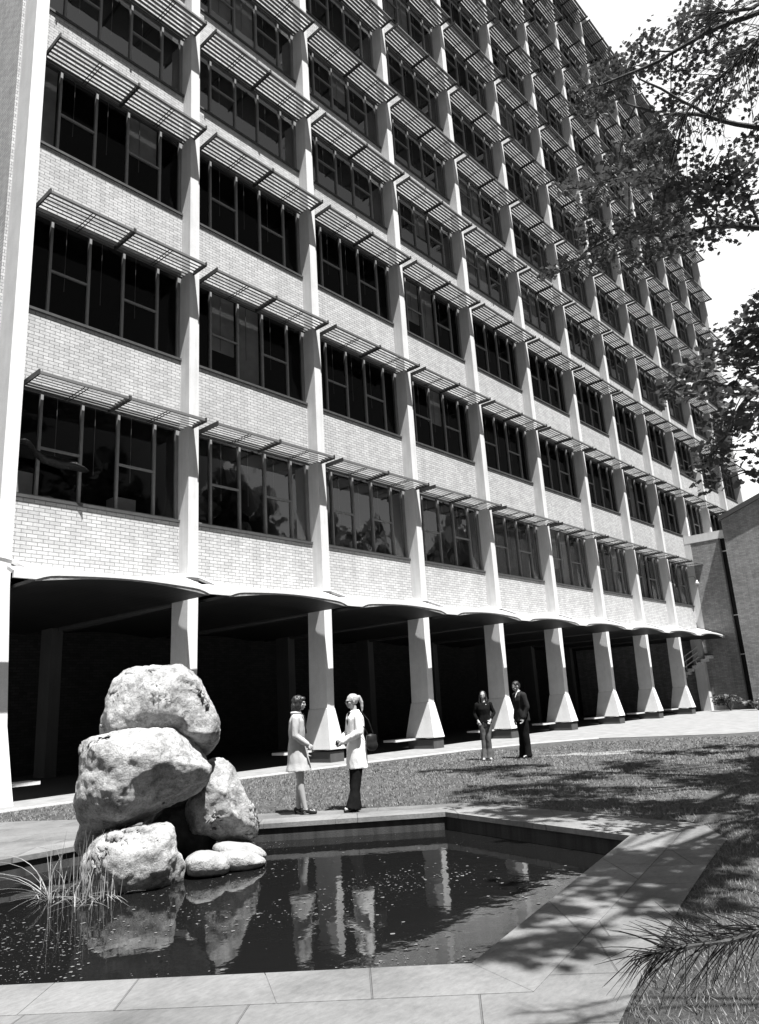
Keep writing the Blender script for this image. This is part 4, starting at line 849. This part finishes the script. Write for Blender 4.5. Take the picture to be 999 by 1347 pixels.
def hair(name_bm, t, mat, amp=.006):
    me = remesh(name_bm, .008, 2)
    for v in me.vertices:
        q = v.co; v.co = q + v.normal * (amp * noise.noise(Vector((q.x * 70, q.y * 70, q.z * 9))) + amp * .8 * noise.noise(q * 22))
    return obj('hair', me, M[mat], t, True)
# the two women at the pool rim
t, J, Q = person('woman with dark bobbed hair in a short cream coat beside the pool', (1.76, -7.36), (.655, -.755), 1.62,
    dict(lean=.01, headp=-.12, head=(0, .05, 1.59), arms=(((.21, .0, 1.12), (.14, .17, .99), .9), ((-.205, -.05, 1.11), (-.19, .08, .90), .7)),
         legs=(((.07, .04, .48), (.07, .10, .085), (0, .13)), ((-.07, .03, .48), (-.07, -.02, .085), (0, .13)))), 'two women talking by the pool')
def coat(bm):
    rings(bm, [(0, .01, .61, .205, .195), (0, .01, .72, .185, .165), (0, 0, .93, .172, .135), (0, 0, 1.07, .138, .115), (0, 0, 1.2, .158, .13), (0, .01, 1.33, .172, .12), (0, .01, 1.41, .13, .085), (0, .0, 1.45, .06, .06)]); sleeves(bm, J)
c = garment('coat', t, 'cream', coat)
b = bmesh.new(); rings(b, [(0, 0, 1.045, .143, .120), (0, 0, 1.085, .143, .120)]); obj('belt', b, M['cream'], c)
b = bmesh.new(); cap(b, (-.03, .115, 1.40), (-.015, .142, 1.15), .016, .010); cap(b, (.03, .115, 1.40), (.015, .142, 1.15), .016, .010); obj('coat_opening', b, M['black'], c)
b = bmesh.new(); box(b, -.185, -.12, .06, .142, .90, .918); obj('pocket_flap', b, M['cream'], c)
b = bmesh.new(); rings(b, [(0, .0, 1.425, .085, .075), (0, -.005, 1.455, .095, .085), (0, -.01, 1.475, .075, .065)])
for s in (1, -1): quad(b, (s * .02, .15, 1.2), (s * .075, .128, 1.33), (s * .085, .085, 1.44), (s * .03, .12, 1.40))
obj('collar', b, M['cream'], c)
hb_ = bmesh.new(); QE(hb_, Q, (0, -.022, .035), (.088, .100, .088)); QE(hb_, Q, (0, -.05, -.05), (.085, .07, .10)); QE(hb_, Q, (.066, -.01, -.04), (.024, .05, .085)); QE(hb_, Q, (-.066, -.01, -.04), (.024, .05, .085)); QE(hb_, Q, (0, .05, .075), (.06, .035, .03))
hair(hb_, t, 'hair_dark', .009)
for (kn, an, toe) in J['legs']: shoe(t, an, toe, 'leather', .03)

t, J, Q = person('woman with fair ponytail, sunglasses and long white jacket by the pool', (2.36, -7.96), (-.86, .38), 1.60,
    dict(lean=.01, headp=-.1, head=(0, .04, 1.59), glasses=True, arms=(((.215, .03, 1.13), (.07, .235, 1.02), .9), ((-.215, .03, 1.13), (-.05, .235, 1.0), .9)),
         legs=(((.085, .03, .48), (.09, .02, .085), (.02, .13)), ((-.085, .05, .48), (-.08, .12, .085), (-.02, .13)))), 'two women talking by the pool')
def coat2(bm):
    rings(bm, [(0, 0, .60, .19, .155), (0, 0, .78, .185, .145), (0, 0, .95, .175, .135), (0, 0, 1.08, .148, .118), (0, 0, 1.22, .165, .132), (0, .01, 1.34, .178, .12), (0, .01, 1.42, .13, .085), (0, 0, 1.46, .065, .065)]); sleeves(bm, J, (.066, .058, .05))
c = garment('jacket', t, 'white_cloth', coat2)
def tro(bm): trousers(bm, J, (.084, .075, .078, .115), .9)
garment('trousers', t, 'black', tro)
b = bmesh.new(); rings(b, [(-.0, .105, 1.16, .012, .02), (0, .108, 1.3, .04, .03), (0, .07, 1.43, .055, .03)]); obj('scarf', b, M['black'], c)
hb_ = bmesh.new(); QE(hb_, Q, (0, -.022, .032), (.079, .092, .088)); QE(hb_, Q, (0, -.115, .05), (.03, .035, .03)); cap(hb_, Q @ Vector((0, -.13, .05)), Q @ Vector((0, -.165, -.04)), .028, .028); cap(hb_, Q @ Vector((0, -.165, -.04)), Q @ Vector((0, -.15, -.17)), .028, .010)
hair(hb_, t, 'hair_fair')
b = bmesh.new(); ell(b, (-.19, -.17, 1.0), (.05, .085, .10)); ell(b, (-.19, -.18, .93), (.055, .10, .09)); box(b, -.22, -.16, -.26, -.10, .92, 1.08); obj('shoulder_bag', remesh(b, .012, 3), M['leather'], t, True)
b = bmesh.new(); tube(b, [(-.20, -.22, 1.06), (-.20, -.14, 1.3), (-.165, -.04, 1.437), (-.185, .07, 1.34), (-.22, -.05, 1.2), (-.2, -.14, 1.06)], .006, 6); obj('bag_strap', b, M['leather'], t.children[-1])
b = bmesh.new(); rings(b, [(0, .30, .955, .035, .03), (0, .30, 1.0, .04, .035), (0, .3, 1.03, .02, .02)]); tag(obj('hand_camera', b, M['leather'], None), 'small dark object held at the waist by the woman in the white jacket', 'handheld object')
hc_ = bpy.data.objects[-1] if False else [o for o in COL.objects if o.name.startswith('hand_camera')][0]; hc_.name = 'held_pouch'; hc_.matrix_world = Matrix.Translation((2.36, -7.96, 0)) @ Matrix.Rotation(math.atan2(.86, .38), 4, 'Z') @ Matrix.Scale(1.60 / 1.7, 4)
for i, (kn, an, toe) in enumerate(J['legs']): shoe(t, an, toe, 'pale_shoe' if i == 0 else 'leather', .015)

# the pair on the lawn
t, J, Q = person('young woman with long dark hair, black jumper and faded flared jeans standing on the lawn', (9.96, -5.08), (-.86, -.50), 1.62,
    dict(lean=0, heady=-.05, head=(0, .02, 1.59), arms=(((.25, -.04, 1.14), (.17, .06, .97), .6), ((-.25, -.04, 1.14), (-.15, .09, .97), .6)),
         legs=(((.07, .02, .48), (.085, .02, .085), (.02, .13)), ((-.055, .07, .48), (-.05, .03, .085), (-.03, .13)))), 'pair talking on the lawn')
def jum(bm):
    rings(bm, [(0, 0, .90, .165, .12), (0, 0, 1.0, .155, .115), (0, 0, 1.1, .14, .11), (0, 0, 1.25, .162, .13), (0, 0, 1.35, .17, .105), (0, 0, 1.42, .085, .07)]); sleeves(bm, J, (.058, .05, .04), .8)
garment('jumper', t, 'black', jum)
def jn(bm): trousers(bm, J, (.098, .064, .064, .10), .95)
garment('jeans', t, 'denim', jn)
hb_ = bmesh.new(); QE(hb_, Q, (0, -.028, .035), (.085, .095, .086)); 
for s in (1, -1): cap(hb_, Q @ Vector((s * .07, -.01, .0)), Q @ Vector((s * .085, .0, -.14)), .028, .036); cap(hb_, Q @ Vector((s * .085, 0, -.14)), Q @ Vector((s * .09, .01, -.30)), .036, .022)
QE(hb_, Q, (0, -.07, -.12), (.095, .05, .17)); hair(hb_, t, 'hair_dark')
for (kn, an, toe) in J['legs']: shoe(t, an, toe, 'pale_shoe', .01)

t, J, Q = person('man in a dark suit and white collar with bowed head standing on the lawn', (10.45, -5.84), (-.80, .45), 1.82,
    dict(lean=.02, shx=.185, headp=-.5, head=(0, .085, 1.565), arms=(((.235, -.02, 1.10), (.22, .05, .86), .6), ((-.235, -.02, 1.10), (-.20, .08, .87), .6)),
         legs=(((.09, .0, .48), (.10, .0, .085), (.02, .15)), ((-.09, .01, .48), (-.11, -.02, .085), (-.03, .15)))), 'pair talking on the lawn')
def jac(bm):
    rings(bm, [(0, 0, .80, .195, .15), (0, 0, .95, .185, .14), (0, .01, 1.08, .168, .13), (0, .01, 1.25, .19, .145), (0, .01, 1.36, .195, .12), (0, .01, 1.42, .12, .085), (0, .02, 1.45, .07, .065)]); sleeves(bm, J, (.07, .06, .05), .97)
j_ = garment('jacket', t, 'suit', jac)
b = bmesh.new(); rings(b, [(0, .125, 1.2, .006, .02), (0, .105, 1.34, .035, .035), (0, .055, 1.445, .062, .035), (0, .03, 1.475, .060, .055)]); obj('shirt_collar', b, M['white_cloth'], j_)
b = bmesh.new(); rings(b, [(0, .149, 1.2, .008, .006), (0, .145, 1.33, .018, .006), (0, .10, 1.43, .014, .008)]); obj('tie', b, M['black'], j_)
def tr2(bm): trousers(bm, J, (.105, .082, .076, .088), .98)
garment('trousers', t, 'black', tr2)
hb_ = bmesh.new(); QE(hb_, Q, (0, -.025, .040), (.079, .092, .082)); QE(hb_, Q, (0, -.055, -.0), (.072, .06, .07)); hair(hb_, t, 'hair_dark')
for (kn, an, toe) in J['legs']: shoe(t, an, toe, 'leather', .01)

# ------------------------------------------------------------------ unseen wood added behind the viewpoint to darken the window reflections
bm = bmesh.new(); wr = random.Random(2)
for i in range(80):
    x = -50 + 4.1 * i + wr.uniform(-3, 3); y = -46 - wr.uniform(0, 14); h = wr.uniform(21, 29)
    for _ in range(330):
        d = Vector((wr.gauss(0, 1), wr.gauss(0, 1), wr.gauss(0, 1))).normalized() * wr.random() ** .35
        p = Vector((x + d.x * 5.6, y + d.y * 5.6, h * .55 + d.z * h * .5)); s = wr.uniform(.9, 1.9); n = Vector((wr.gauss(0, 1), wr.gauss(0, 1), wr.gauss(0, 1) + .5)).normalized(); a = n.orthogonal().normalized(); q = n.cross(a)
        bm.faces.new([bm.verts.new(p + (a * math.cos(t) + q * math.sin(t)) * s * wr.uniform(.6, 1)) for t in (0, 1.2, 2.5, 3.8, 5.1)])
struct('unseen_woodland', bm, M['leaf'], 'stuff')
